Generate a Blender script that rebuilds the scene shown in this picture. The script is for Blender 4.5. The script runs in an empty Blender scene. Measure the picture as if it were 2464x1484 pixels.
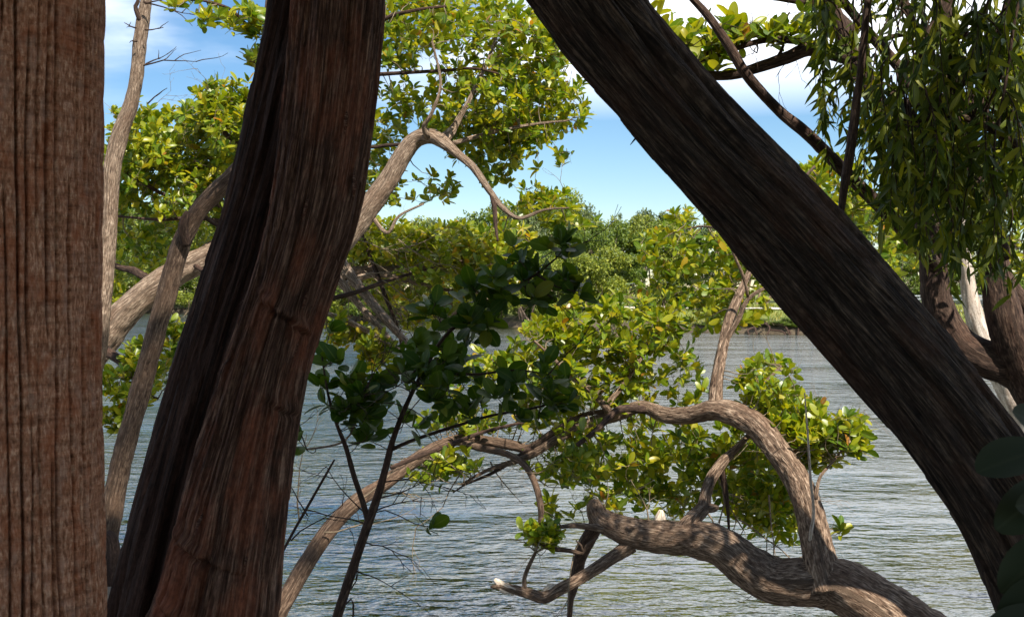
import bpy, math, random
import numpy as np
from mathutils import Matrix, Vector

SC = bpy.context.scene
COL = SC.collection
rng = np.random.default_rng(7)
random.seed(7)

# ------------------------------------------------------------------ camera
F = 2640.0; CX, CY = 1232.0, 742.0; HORIZON = 695.0; CAMZ = 2.6
PITCH = math.atan((CY - HORIZON) / F)
cam = bpy.data.cameras.new("camera"); cam_o = bpy.data.objects.new("camera", cam); COL.objects.link(cam_o)
cam_o.location = (0, 0, CAMZ); cam_o.rotation_euler = (math.pi / 2 - PITCH, 0, 0)
cam.sensor_width = 36.0; cam.lens = 36.0 * F / 2464.0
cam.clip_start = 0.05; cam.clip_end = 6000
cam.dof.use_dof = True; cam.dof.focus_distance = 5.0; cam.dof.aperture_fstop = 11
SC.camera = cam_o

# ------------------------------------------------------------------ sun, sky, exposure
SUN_AZ, SUN_EL = math.radians(30), math.radians(50)      # behind the camera, to the right
S = Vector((math.sin(SUN_AZ) * math.cos(SUN_EL), -math.cos(SUN_AZ) * math.cos(SUN_EL), math.sin(SUN_EL)))
sun = bpy.data.lights.new("sun", 'SUN'); sun.energy = 5.0; sun.angle = math.radians(0.53); sun.color = (1.0, 0.93, 0.82)
sun_o = bpy.data.objects.new("sun", sun); COL.objects.link(sun_o)
sun_o.rotation_euler = S.to_track_quat('Z', 'Y').to_euler()
W = bpy.data.worlds.new("World"); SC.world = W; W.use_nodes = True
def world():
    nt = W.node_tree; n = nt.nodes; l = nt.links; n.clear()
    out = n.new('ShaderNodeOutputWorld'); bg = n.new('ShaderNodeBackground'); bg.inputs[1].default_value = 0.075
    sky = n.new('ShaderNodeTexSky'); sky.sky_type = 'NISHITA'; sky.sun_disc = False
    sky.sun_elevation = SUN_EL; sky.sun_rotation = math.atan2(S.x, S.y); sky.ozone_density = 3.0; sky.dust_density = 0.0; sky.air_density = 1.0
    tc = n.new('ShaderNodeTexCoord'); sep = n.new('ShaderNodeSeparateXYZ'); l.new(tc.outputs['Generated'], sep.inputs[0])
    def m(op, a, b=None, c=None):
        q = n.new('ShaderNodeMath'); q.operation = op
        for i, v in enumerate((a, b, c)):
            if v is None: continue
            if isinstance(v, (int, float)): q.inputs[i].default_value = v
            else: l.new(v, q.inputs[i])
        return q.outputs[0]
    z = m('MAXIMUM', sep.outputs[2], 0.0); zz = m('ADD', z, 0.10)
    cmb = n.new('ShaderNodeCombineXYZ'); l.new(m('DIVIDE', sep.outputs[0], zz), cmb.inputs[0]); l.new(m('DIVIDE', sep.outputs[1], zz), cmb.inputs[1])
    mp = n.new('ShaderNodeMapping'); mp.inputs['Location'].default_value = CLOUD_OFF; l.new(cmb.outputs[0], mp.inputs[0])
    nz = n.new('ShaderNodeTexNoise'); nz.inputs['Scale'].default_value = 0.42; nz.inputs['Detail'].default_value = 7; nz.inputs['Roughness'].default_value = 0.52
    l.new(mp.outputs[0], nz.inputs['Vector'])
    mr = n.new('ShaderNodeMapRange'); mr.interpolation_type = 'SMOOTHSTEP'
    mr.inputs['From Min'].default_value = 0.42; mr.inputs['From Max'].default_value = 0.57; l.new(nz.outputs['Fac'], mr.inputs['Value'])
    lo = n.new('ShaderNodeMapRange'); lo.inputs['From Min'].default_value = 0.15; lo.inputs['From Max'].default_value = 0.21; l.new(z, lo.inputs['Value'])
    fac = m('MULTIPLY', m('MULTIPLY', mr.outputs[0], lo.outputs[0]), 0.95)
    mix = n.new('ShaderNodeMix'); mix.data_type = 'RGBA'; l.new(fac, mix.inputs['Factor'])
    hs = n.new('ShaderNodeHueSaturation'); hs.inputs['Saturation'].default_value = 1.2; l.new(sky.outputs[0], hs.inputs['Color'])
    l.new(hs.outputs[0], mix.inputs[6]); mix.inputs[7].default_value = (12.5, 12.9, 13.6, 1)
    l.new(mix.outputs[2], bg.inputs[0]); l.new(bg.outputs[0], out.inputs[0])
CLOUD_OFF = (2.4, 4.2, 0.0)
world()
SC.view_settings.view_transform = 'Standard'; SC.view_settings.look = 'None'; SC.view_settings.gamma = 1.0
SC.view_settings.use_curve_mapping = False; SC.view_settings.exposure = 0.9
SC.render.engine = 'CYCLES'
SC.cycles.use_denoising = True
SC.cycles.max_bounces = 8; SC.cycles.transparent_max_bounces = 6
SC.cycles.sample_clamp_indirect = 6

# ------------------------------------------------------------------ maths helpers
def P(x, y, d):
    """pixel of the 2464 x 1484 picture plus distance in metres -> world point"""
    a, b = (x - CX) / F * d, -(y - CY) / F * d
    c, s = math.cos(PITCH), math.sin(PITCH)
    return np.array((a, d * c + b * s, CAMZ - d * s + b * c))
TAB = rng.random((256, 256))
def vn(x, y, per=0, seed=0):
    xi = np.floor(x).astype(int); yi = np.floor(y).astype(int); xf = x - xi; yf = y - yi
    xf = xf * xf * (3 - 2 * xf); yf = yf * yf * (3 - 2 * yf)
    def w(i): return (np.mod(i, per) if per else i)
    a = lambda i, j: TAB[(w(i) + seed * 37) % 256, (j + seed * 91) % 256]
    return (a(xi, yi) * (1 - xf) + a(xi + 1, yi) * xf) * (1 - yf) + (a(xi, yi + 1) * (1 - xf) + a(xi + 1, yi + 1) * xf) * yf
def fbm(x, y, per=0, seed=0, o=3):
    t = 0; amp = 0.5; tot = 0
    for k in range(o):
        t = t + amp * vn(x * 2 ** k, y * 2 ** k, per * 2 ** k if per else 0, seed + k); tot += amp; amp *= 0.5
    return t / tot
TAB3 = rng.random((32, 32, 32))
def vn3(p, seed=0):
    i = np.floor(p).astype(int); f = p - i; f = f * f * (3 - 2 * f); r = 0
    for dx in (0, 1):
        for dy in (0, 1):
            for dz in (0, 1):
                w = (f[:, 0] if dx else 1 - f[:, 0]) * (f[:, 1] if dy else 1 - f[:, 1]) * (f[:, 2] if dz else 1 - f[:, 2])
                r = r + w * TAB3[(i[:, 0] + dx + seed) % 32, (i[:, 1] + dy) % 32, (i[:, 2] + dz) % 32]
    return r
def unit(v): return v / (np.linalg.norm(v, axis=-1, keepdims=True) + 1e-9)
def spline(pts, step):
    """Catmull-Rom through rows of (x,y,z,r), resampled about every step metres"""
    p = np.array(pts, float); p = np.vstack([2 * p[0] - p[1], p, 2 * p[-1] - p[-2]]); out = []
    for i in range(1, len(p) - 2):
        a, b, c, d = p[i - 1], p[i], p[i + 1], p[i + 2]
        n = max(2, int(np.linalg.norm(c[:3] - b[:3]) / step))
        t = (np.arange(n) / n)[:, None]
        out.append(0.5 * (2 * b + (c - a) * t + (2 * a - 5 * b + 4 * c - d) * t ** 2 + (3 * b - a - 3 * c + d) * t ** 3))
    out.append(p[-2][None]); return np.vstack(out)

# ------------------------------------------------------------------ object helpers
def tag(o, label=None, cat=None, group=None, kind=None):
    if label: o['label'] = label
    if cat: o['category'] = cat
    if group: o['group'] = group
    if kind: o['kind'] = kind
    return o
def thing(name, loc, label, cat, group=None):
    o = bpy.data.objects.new(name, None); COL.objects.link(o); o.location = tuple(loc); o.empty_display_size = 0.1
    return tag(o, label, cat, group)
def raw_mesh(name, V, loops, sizes, uv=None, mat=None, smooth=True):
    me = bpy.data.meshes.new(name); V = np.asarray(V, np.float32)
    me.vertices.add(len(V)); me.vertices.foreach_set('co', V.ravel())
    loops = np.asarray(loops, np.int32).ravel(); sizes = np.asarray(sizes, np.int32)
    me.loops.add(len(loops)); me.loops.foreach_set('vertex_index', loops)
    me.polygons.add(len(sizes)); st = np.concatenate([[0], np.cumsum(sizes)[:-1]]).astype(np.int32)
    me.polygons.foreach_set('loop_start', st)
    me.polygons.foreach_set('use_smooth', np.full(len(sizes), smooth))
    if uv is not None:
        u = me.uv_layers.new(name='UVMap'); u.data.foreach_set('uv', np.asarray(uv, np.float32)[loops].ravel())
    me.update(calc_edges=True); me.validate()
    if mat: me.materials.append(mat)
    return me
def place(name, me, root=None):
    """link a mesh given in world coordinates, as a child of root when there is one"""
    o = bpy.data.objects.new(name, me); COL.objects.link(o)
    if root is not None:
        w = Vector(root.location) + (Vector(root.parent.location) if root.parent else Vector((0, 0, 0)))
        o.parent = root; o.location = tuple(-w)
    return o
class Geo:
    def __init__(s): s.V = []; s.L = []; s.S = []; s.U = []; s.n = 0
    def add(s, V, loops, sizes, uv=None):
        V = np.asarray(V, float); s.V.append(V); s.L.append(np.asarray(loops).ravel() + s.n); s.S.append(np.asarray(sizes).ravel()); s.n += len(V)
        s.U.append(np.asarray(uv, float) if uv is not None else np.zeros((len(V), 2)))
    def box(s, c, h, R=None):
        v = np.array([(x, y, z) for x in (-1, 1) for y in (-1, 1) for z in (-1, 1)], float) * np.array(h)
        if R is not None: v = v @ np.array(R).T
        f = [0, 1, 3, 2, 4, 6, 7, 5, 0, 4, 5, 1, 2, 3, 7, 6, 0, 2, 6, 4, 1, 5, 7, 3]
        s.add(v + np.array(c), f, [4] * 6, v[:, :2])
    def mesh(s, name, mat, smooth=True):
        return raw_mesh(name, np.vstack(s.V), np.concatenate(s.L), np.concatenate(s.S), np.vstack(s.U), mat, smooth)
def tube_geo(g, pts, nseg, step, disp=None, cap=True, knob=0.0, resample=True):
    """pts rows (x,y,z,r); angle 0 faces the camera; uv in metres"""
    c = spline(pts, step) if resample else np.array(pts, float)
    q, r = c[:, :3], np.maximum(c[:, 3], 0.0006)
    T = unit(np.gradient(q, axis=0)); n = len(q)
    ref = np.array((0.0, -1.0, 0.02)); N = np.zeros_like(q); v = ref - T[0] * (ref @ T[0]); v = v / (np.linalg.norm(v) + 1e-9); N[0] = v
    for i in range(1, n):
        v = N[i - 1] - T[i] * (N[i - 1] @ T[i]); N[i] = v / (np.linalg.norm(v) + 1e-9)
    B = np.cross(T, N); s = np.concatenate([[0], np.cumsum(np.linalg.norm(np.diff(q, axis=0), axis=1))])
    th = np.arange(nseg) / nseg * 2 * math.pi
    R = np.repeat(r[:, None], nseg, 1)
    if disp: R = R + disp(np.repeat(th[None], n, 0), np.repeat(s[:, None], nseg, 1), np.repeat(r[:, None], nseg, 1))
    V = q[:, None] + R[..., None] * (N[:, None] * np.cos(th)[None, :, None] + B[:, None] * np.sin(th)[None, :, None])
    rm = float(np.mean(r)); U = np.stack([np.repeat((th * rm)[None], n, 0), np.repeat(s[:, None], nseg, 1)], -1)
    i = np.arange(n - 1)[:, None] * nseg; j = np.arange(nseg)[None]; k = (j + 1) % nseg
    f = np.stack([i + j, i + k, i + nseg + k, i + nseg + j], -1).reshape(-1)
    V = V.reshape(-1, 3); U = U.reshape(-1, 2); sz = [4] * ((n - 1) * nseg)
    if cap:
        V = np.vstack([V, q[:1], q[-1:]]); U = np.vstack([U, U[:1], U[-1:]]); a, b = n * nseg, n * nseg + 1
        jj = np.arange(nseg); kk = (jj + 1) % nseg
        f = np.concatenate([f, np.stack([np.full(nseg, a), kk, jj], -1).ravel(), np.stack([np.full(nseg, b), (n - 1) * nseg + jj, (n - 1) * nseg + kk], -1).ravel()])
        sz = sz + [3] * (2 * nseg)
    g.add(V, f, sz, U)
    return c
def px(spec):
    """rows (x, y, depth, width in pixels) -> world rows (x,y,z,r)"""
    return [tuple(P(x, y, d)) + (w * d / F / 2,) for x, y, d, w in spec]

# ------------------------------------------------------------------ materials
def new_mat(name):
    m = bpy.data.materials.new(name); m.use_nodes = True; nt = m.node_tree; nt.nodes.clear()
    out = nt.nodes.new('ShaderNodeOutputMaterial'); b = nt.nodes.new('ShaderNodeBsdfPrincipled'); nt.links.new(b.outputs[0], out.inputs[0])
    return m, nt, b, out
def ramp(nt, src, stops):
    r = nt.nodes.new('ShaderNodeValToRGB'); e = r.color_ramp.elements
    while len(e) < len(stops): e.new(0.5)
    for k, (p, c) in enumerate(stops): e[k].position = p; e[k].color = (*c, 1)
    nt.links.new(src, r.inputs[0]); return r.outputs[0]
def noise(nt, vec, scale, detail=4, rough=0.55):
    t = nt.nodes.new('ShaderNodeTexNoise'); t.inputs['Scale'].default_value = scale; t.inputs['Detail'].default_value = detail; t.inputs['Roughness'].default_value = rough
    if vec is not None: nt.links.new(vec, t.inputs['Vector'])
    return t.outputs['Fac']
def mapping(nt, vec, sc, loc=(0, 0, 0)):
    m = nt.nodes.new('ShaderNodeMapping'); m.inputs['Scale'].default_value = sc; m.inputs['Location'].default_value = loc; nt.links.new(vec, m.inputs[0]); return m.outputs[0]
def mixc(nt, fac, a, b, mode='MIX'):
    m = nt.nodes.new('ShaderNodeMix'); m.data_type = 'RGBA'; m.blend_type = mode
    for v, k in ((fac, 0), (a, 6), (b, 7)):
        if isinstance(v, (int, float)): m.inputs[k].default_value = v
        elif isinstance(v, tuple): m.inputs[k].default_value = (*v, 1)
        else: nt.links.new(v, m.inputs[k])
    return m.outputs[2]
def bump(nt, b, h, strength, dist):
    n = nt.nodes.new('ShaderNodeBump'); n.inputs['Strength'].default_value = strength; n.inputs['Distance'].default_value = dist
    nt.links.new(h, n.inputs['Height']); nt.links.new(n.outputs[0], b.inputs['Normal'])
def bark_mat(name, c0, c1, c2, tint, fu=55, fv=5, bs=0.6, bd=0.004, rough=0.9):
    m, nt, b, _ = new_mat(name); uv = nt.nodes.new('ShaderNodeUVMap').outputs[0]
    fine = noise(nt, mapping(nt, uv, (fu, fv, 1)), 1.0, 6, 0.62)
    big = noise(nt, mapping(nt, uv, (7, 3.2, 1), (3, 1, 0)), 1.0, 4, 0.6)
    speck = noise(nt, mapping(nt, uv, (140, 45, 1)), 1.0, 3, 0.6)
    fib = noise(nt, mapping(nt, uv, (fu * 2.6, fv * 1.2, 1), (1, 4, 0)), 1.0, 3, 0.6)
    fm = nt.nodes.new('ShaderNodeMath'); fm.operation = 'MULTIPLY_ADD'; nt.links.new(fib, fm.inputs[0]); fm.inputs[1].default_value = 0.55; fs = nt.nodes.new('ShaderNodeMath'); fs.operation = 'MULTIPLY_ADD'; nt.links.new(fine, fs.inputs[0]); fs.inputs[1].default_value = 0.75; fs.inputs[2].default_value = -0.15; nt.links.new(fs.outputs[0], fm.inputs[2]); fine = fm.outputs[0]
    col = ramp(nt, fine, [(0.36, c0), (0.50, c1), (0.66, c2)])
    t = nt.nodes.new('ShaderNodeMapRange'); t.inputs['From Min'].default_value = 0.48; t.inputs['From Max'].default_value = 0.70; t.inputs['To Max'].default_value = 0.75
    nt.links.new(big, t.inputs['Value']); col = mixc(nt, t.outputs[0], col, tint)
    t2 = nt.nodes.new('ShaderNodeMapRange'); t2.inputs['From Min'].default_value = 0.3; t2.inputs['From Max'].default_value = 0.7; t2.inputs['To Min'].default_value = 0.6; t2.inputs['To Max'].default_value = 1.35
    nt.links.new(speck, t2.inputs['Value'])
    mul = nt.nodes.new('ShaderNodeVectorMath'); mul.operation = 'SCALE'; nt.links.new(col, mul.inputs[0]); nt.links.new(t2.outputs[0], mul.inputs['Scale'])
    nt.links.new(mul.outputs[0], b.inputs['Base Color']); b.inputs['Roughness'].default_value = rough; b.inputs['Specular IOR Level'].default_value = 0.2
    ad = nt.nodes.new('ShaderNodeMath'); ad.operation = 'MULTIPLY_ADD'; nt.links.new(speck, ad.inputs[0]); ad.inputs[1].default_value = 0.4; nt.links.new(fine, ad.inputs[2])
    bump(nt, b, ad.outputs[0], bs, bd); return m
def leaf_mat(name, stops, trans, tcol, rough=0.38, rib=None, spec=0.45):
    m, nt, b, out = new_mat(name)
    oi = nt.nodes.new('ShaderNodeObjectInfo'); ge = nt.nodes.new('ShaderNodeNewGeometry')
    a = nt.nodes.new('ShaderNodeMath'); a.operation = 'ADD'; nt.links.new(oi.outputs['Random'], a.inputs[0]); nt.links.new(ge.outputs['Random Per Island'], a.inputs[1])
    f = nt.nodes.new('ShaderNodeMath'); f.operation = 'FRACT'; nt.links.new(a.outputs[0], f.inputs[0])
    col = ramp(nt, f.outputs[0], stops)
    if rib:
        uv = nt.nodes.new('ShaderNodeUVMap'); sp = nt.nodes.new('ShaderNodeSeparateXYZ'); nt.links.new(uv.outputs[0], sp.inputs[0])
        ab = nt.nodes.new('ShaderNodeMath'); ab.operation = 'ABSOLUTE'; nt.links.new(sp.outputs[1], ab.inputs[0])
        lt = nt.nodes.new('ShaderNodeMapRange'); lt.inputs['From Min'].default_value = 0.02; lt.inputs['From Max'].default_value = 0.14; lt.inputs['To Min'].default_value = 0.55; lt.inputs['To Max'].default_value = 0
        nt.links.new(ab.outputs[0], lt.inputs['Value']); col = mixc(nt, lt.outputs[0], col, rib)
    nt.links.new(col, b.inputs['Base Color']); b.inputs['Roughness'].default_value = rough; b.inputs['Specular IOR Level'].default_value = spec
    tr = nt.nodes.new('ShaderNodeBsdfTranslucent'); nt.links.new(mixc(nt, 1.0, col, tcol, 'MULTIPLY'), tr.inputs[0])
    mx = nt.nodes.new('ShaderNodeMixShader'); mx.inputs[0].default_value = trans
    nt.links.new(b.outputs[0], mx.inputs[1]); nt.links.new(tr.outputs[0], mx.inputs[2]); nt.links.new(mx.outputs[0], out.inputs[0]); return m
def flat_mat(name, c, rough=0.8, nscale=6, var=0.35, metal=0.0):
    m, nt, b, _ = new_mat(name); tc = nt.nodes.new('ShaderNodeTexCoord').outputs['Object']
    f = noise(nt, tc, nscale, 5); d = tuple(v * (1 - var) for v in c); e = tuple(min(1, v * (1 + var)) for v in c)
    nt.links.new(ramp(nt, f, [(0.3, d), (0.7, e)]), b.inputs['Base Color']); b.inputs['Roughness'].default_value = rough; b.inputs['Metallic'].default_value = metal
    bump(nt, b, f, 0.3, 0.02); return m
M = {}
def palm_bark():
    m, nt, b, _ = new_mat('palm_bark'); uv = nt.nodes.new('ShaderNodeUVMap').outputs[0]
    fibre = noise(nt, mapping(nt, uv, (170, 45, 1)), 1.0, 6, 0.7); band = noise(nt, mapping(nt, uv, (9, 60, 1), (2, 5, 0)), 1.0, 5, 0.7); patch = noise(nt, mapping(nt, uv, (38, 14, 1), (7, 1, 0)), 1.0, 6, 0.7); hue = noise(nt, mapping(nt, uv, (14, 6, 1), (1, 9, 0)), 1.0, 5, 0.7)
    col = ramp(nt, fibre, [(0.34, (0.14, 0.057, 0.028)), (0.50, (0.38, 0.172, 0.096)), (0.66, (0.68, 0.43, 0.29))])
    col = mixc(nt, ramp(nt, patch, [(0.50, (0, 0, 0)), (0.64, (0.6, 0.6, 0.6))]), col, (0.43, 0.265, 0.195))
    col = mixc(nt, ramp(nt, hue, [(0.50, (0, 0, 0)), (0.62, (0.7, 0.7, 0.7))]), col, (0.33, 0.105, 0.045))
    col = mixc(nt, 0.6, col, ramp(nt, band, [(0.36, (0.5, 0.48, 0.46)), (0.52, (1, 1, 1)), (0.66, (1.35, 1.35, 1.35))]), 'MULTIPLY')
    nt.links.new(col, b.inputs['Base Color']); b.inputs['Roughness'].default_value = 0.92; b.inputs['Specular IOR Level'].default_value = 0.15
    q = nt.nodes.new('ShaderNodeMath'); q.operation = 'ADD'; nt.links.new(fibre, q.inputs[0]); nt.links.new(band, q.inputs[1]); bump(nt, b, q.outputs[0], 1.0, 0.010); return m
M['palm'] = palm_bark()
M['shaggy'] = bark_mat('shaggy_bark', (0.025, 0.012, 0.008), (0.068, 0.033, 0.021), (0.25, 0.155, 0.11), (0.22, 0.07, 0.035), 110, 6, 1.0, 0.014)
M['shaded_stem'] = bark_mat('shaded_stem_bark', (0.010, 0.006, 0.005), (0.030, 0.016, 0.012), (0.07, 0.038, 0.027), (0.035, 0.018, 0.013), 85, 5, 1.0, 0.012)  # back stem's shade put into a near-black bark colour
M['lean'] = bark_mat('ridged_bark', (0.010, 0.007, 0.006), (0.031, 0.022, 0.017), (0.125, 0.090, 0.066), (0.062, 0.028, 0.016), 110, 7, 1.0, 0.016)
M['grey'] = bark_mat('grey_bark', (0.06, 0.038, 0.026), (0.26, 0.185, 0.13), (0.55, 0.43, 0.325), (0.17, 0.105, 0.068), 85, 14, 1.0, 0.018)
M['dark'] = bark_mat('dark_bark', (0.016, 0.010, 0.008), (0.050, 0.031, 0.023), (0.125, 0.082, 0.058), (0.08, 0.042, 0.028), 80, 16, 0.9, 0.008)
M['brown'] = bark_mat('shaded_brown_bark', (0.04, 0.024, 0.016), (0.105, 0.068, 0.046), (0.23, 0.16, 0.112), (0.11, 0.066, 0.042), 95, 12, 1.0, 0.010)  # shade on the slim and slanting stems is in this darker colour
M['arch'] = bark_mat('furrowed_bark', (0.035, 0.021, 0.014), (0.185, 0.122, 0.082), (0.46, 0.34, 0.245), (0.12, 0.07, 0.044), 80, 15, 1.0, 0.020)
M['pale'] = bark_mat('pale_bark', (0.22, 0.17, 0.13), (0.45, 0.38, 0.31), (0.62, 0.55, 0.47), (0.42, 0.30, 0.22), 20, 6, 0.5, 0.004)
M['twig'] = bark_mat('twig_bark', (0.09, 0.065, 0.04), (0.19, 0.145, 0.095), (0.34, 0.27, 0.19), (0.16, 0.11, 0.065), 90, 30, 0.4, 0.002)
M['dead'] = bark_mat('bare_wood', (0.38, 0.30, 0.22), (0.55, 0.46, 0.36), (0.68, 0.60, 0.50), (0.5, 0.4, 0.3), 90, 10, 0.4, 0.002)
YG = [(0.0, (0.055, 0.125, 0.006)), (0.3, (0.130, 0.195, 0.008)), (0.6, (0.230, 0.275, 0.010)), (0.90, (0.34, 0.335, 0.014)), (0.985, (0.36, 0.30, 0.015)), (1.0, (0.36, 0.14, 0.02))]
YY = [(0.0, (0.080, 0.140, 0.008)), (0.3, (0.165, 0.220, 0.010)), (0.6, (0.26, 0.290, 0.014)), (0.90, (0.36, 0.34, 0.02)), (0.98, (0.40, 0.28, 0.02)), (1.0, (0.38, 0.16, 0.02))]
M['leaf'] = leaf_mat('mangrove_leaf', YG, 0.42, (1.65, 1.5, 0.5), 0.36, spec=0.5, rib=(0.30, 0.32, 0.06))
M['leafy'] = leaf_mat('yellowish_leaf', YY, 0.42, (1.6, 1.45, 0.5), rib=(0.34, 0.32, 0.06))
M['leafd'] = leaf_mat('deep_green_leaf', [(0.0, (0.020, 0.052, 0.005)), (0.5, (0.038, 0.080, 0.007)), (0.9, (0.070, 0.115, 0.009)), (1.0, (0.13, 0.14, 0.012))], 0.3, (1.7, 1.6, 0.4), 0.45, rib=(0.12, 0.16, 0.04), spec=0.25)  # deep green, with the sapling's shade partly put into the colour
M['hang'] = leaf_mat('narrow_leaf', [(0.0, (0.026, 0.048, 0.006)), (0.45, (0.060, 0.088, 0.009)), (0.8, (0.13, 0.155, 0.013)), (1.0, (0.26, 0.25, 0.02))], 0.38, (1.8, 1.7, 0.4), 0.48, rib=(0.15, 0.17, 0.04), spec=0.25)
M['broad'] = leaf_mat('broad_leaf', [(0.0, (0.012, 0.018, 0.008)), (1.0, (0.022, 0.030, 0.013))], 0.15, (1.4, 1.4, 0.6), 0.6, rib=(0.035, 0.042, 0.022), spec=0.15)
M['far1'] = leaf_mat('far_leaf_green', [(0.0, (0.035, 0.070, 0.008)), (0.5, (0.095, 0.150, 0.014)), (1.0, (0.18, 0.225, 0.02))], 0.3, (1.3, 1.3, 0.5), 0.5)
M['far2'] = leaf_mat('far_leaf_yellow', [(0.0, (0.07, 0.105, 0.010)), (0.5, (0.165, 0.205, 0.016)), (1.0, (0.29, 0.30, 0.03))], 0.3, (1.3, 1.3, 0.5), 0.5)
M['far3'] = leaf_mat('far_leaf_grey', [(0.0, (0.040, 0.065, 0.02)), (0.5, (0.085, 0.12, 0.035)), (1.0, (0.15, 0.185, 0.05))], 0.25, (1.2, 1.2, 0.6), 0.55)
M['grass'] = leaf_mat('grass_blade', [(0.0, (0.10, 0.13, 0.02)), (0.5, (0.20, 0.22, 0.03)), (1.0, (0.32, 0.28, 0.06))], 0.3, (1.2, 1.2, 0.6), 0.6)
M['rail'] = flat_mat('galvanised_metal', (0.62, 0.64, 0.66), 0.45, 8, 0.15, 0.3)
M['stone'] = flat_mat('grey_stone', (0.20, 0.19, 0.18), 0.9, 3, 0.45)
M['paving'] = flat_mat('pale_concrete', (0.62, 0.56, 0.50), 0.85, 0.7, 0.12)

# ------------------------------------------------------------------ water and ground
def water():
    m, nt, b, out = new_mat('lagoon_water'); tc = nt.nodes.new('ShaderNodeTexCoord').outputs['Object']
    b.inputs['Base Color'].default_value = (0.030, 0.034, 0.013, 1); b.inputs['Roughness'].default_value = 0.4; b.inputs['Specular IOR Level'].default_value = 0.0
    a = noise(nt, mapping(nt, tc, (1.7, 3.1, 1)), 1.0, 3, 0.5)
    c = noise(nt, mapping(nt, tc, (5.0, 9.0, 1), (5, 2, 0)), 1.0, 3, 0.5)
    d = noise(nt, mapping(nt, tc, (0.20, 0.55, 1), (1, 7, 0)), 1.0, 2, 0.5)
    def ma(x, k, y):
        q = nt.nodes.new('ShaderNodeMath'); q.operation = 'MULTIPLY_ADD'; nt.links.new(x, q.inputs[0]); q.inputs[1].default_value = k
        if isinstance(y, float): q.inputs[2].default_value = y
        else: nt.links.new(y, q.inputs[2])
        return q.outputs[0]
    h = ma(c, 0.55, ma(a, 1.0, ma(d, 0.7, 0.0)))
    wnd = noise(nt, mapping(nt, tc, (0.10, 0.28, 1), (4, 3, 0)), 1.0, 3, 0.55); wr = nt.nodes.new('ShaderNodeMapRange'); wr.inputs['From Min'].default_value = 0.35; wr.inputs['From Max'].default_value = 0.65; wr.inputs['To Min'].default_value = 0.35; wr.inputs['To Max'].default_value = 1.35; nt.links.new(wnd, wr.inputs['Value'])
    hm = nt.nodes.new('ShaderNodeMath'); hm.operation = 'MULTIPLY'; nt.links.new(h, hm.inputs[0]); nt.links.new(wr.outputs[0], hm.inputs[1]); h = hm.outputs[0]
    bump(nt, b, h, 1.0, 0.085); nrm = b.inputs['Normal'].links[0].from_socket
    gl = nt.nodes.new('ShaderNodeBsdfGlossy'); gl.inputs['Roughness'].default_value = 0.03; nt.links.new(nrm, gl.inputs['Normal'])
    fr = nt.nodes.new('ShaderNodeFresnel'); fr.inputs['IOR'].default_value = 1.65; nt.links.new(nrm, fr.inputs['Normal'])
    f2 = ma(fr.outputs[0], 0.72, 0.28)
    mx = nt.nodes.new('ShaderNodeMixShader'); nt.links.new(f2, mx.inputs[0]); nt.links.new(b.outputs[0], mx.inputs[1]); nt.links.new(gl.outputs[0], mx.inputs[2]); nt.links.new(mx.outputs[0], out.inputs[0])
    v = [(-900, -60, 0), (900, -60, 0), (900, 900, 0), (-900, 900, 0)]
    o = place('water', raw_mesh('water', v, [0, 1, 2, 3], [4], None, m)); tag(o, kind='structure')
water()
SHX = np.array([-2000, 0, 260, 430, 650, 850, 1000, 1300, 1700, 1950, 2200, 2464, 3200, 6000], float)
SHR = np.array([748, 750, 752, 753, 762, 772, 778, 789, 800, 806, 812, 826, 850, 870], float)
SHD = CAMZ * F / (SHR - HORIZON); SHW = (SHX - CX) / F * SHD
def shore(x): return np.interp(x, SHW, SHD)
def sstep(a, b, x): t = np.clip((x - a) / (b - a), 0, 1); return t * t * (3 - 2 * t)
def ground_z(x, y):
    x = np.asarray(x, float); y = np.asarray(y, float)
    edge = 6.1 + 2.0 * (1 - sstep(-1.6, -0.6, x)) + 3.0 * sstep(3.8, 4.6, x)
    near = 1.0 - 1.7 * sstep(edge - 2.3, edge + 0.5, y) + 0.08 * (fbm(x * 1.3 + 50, y * 1.3 + 50) - 0.5)
    t = y - shore(x) + 1.6 * (fbm(x * 0.22 + 90, y * 0.05 + 30) - 0.5)
    far = -0.7 + 1.15 * sstep(-1.0, 0.5, t) + 0.85 * sstep(0.5, 9, t) + 0.25 * (fbm(x * 0.35 + 20, y * 0.35 + 70) - 0.5) + 0.9 * sstep(15, 60, t)
    return np.where(y < 20, near, far)
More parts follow.
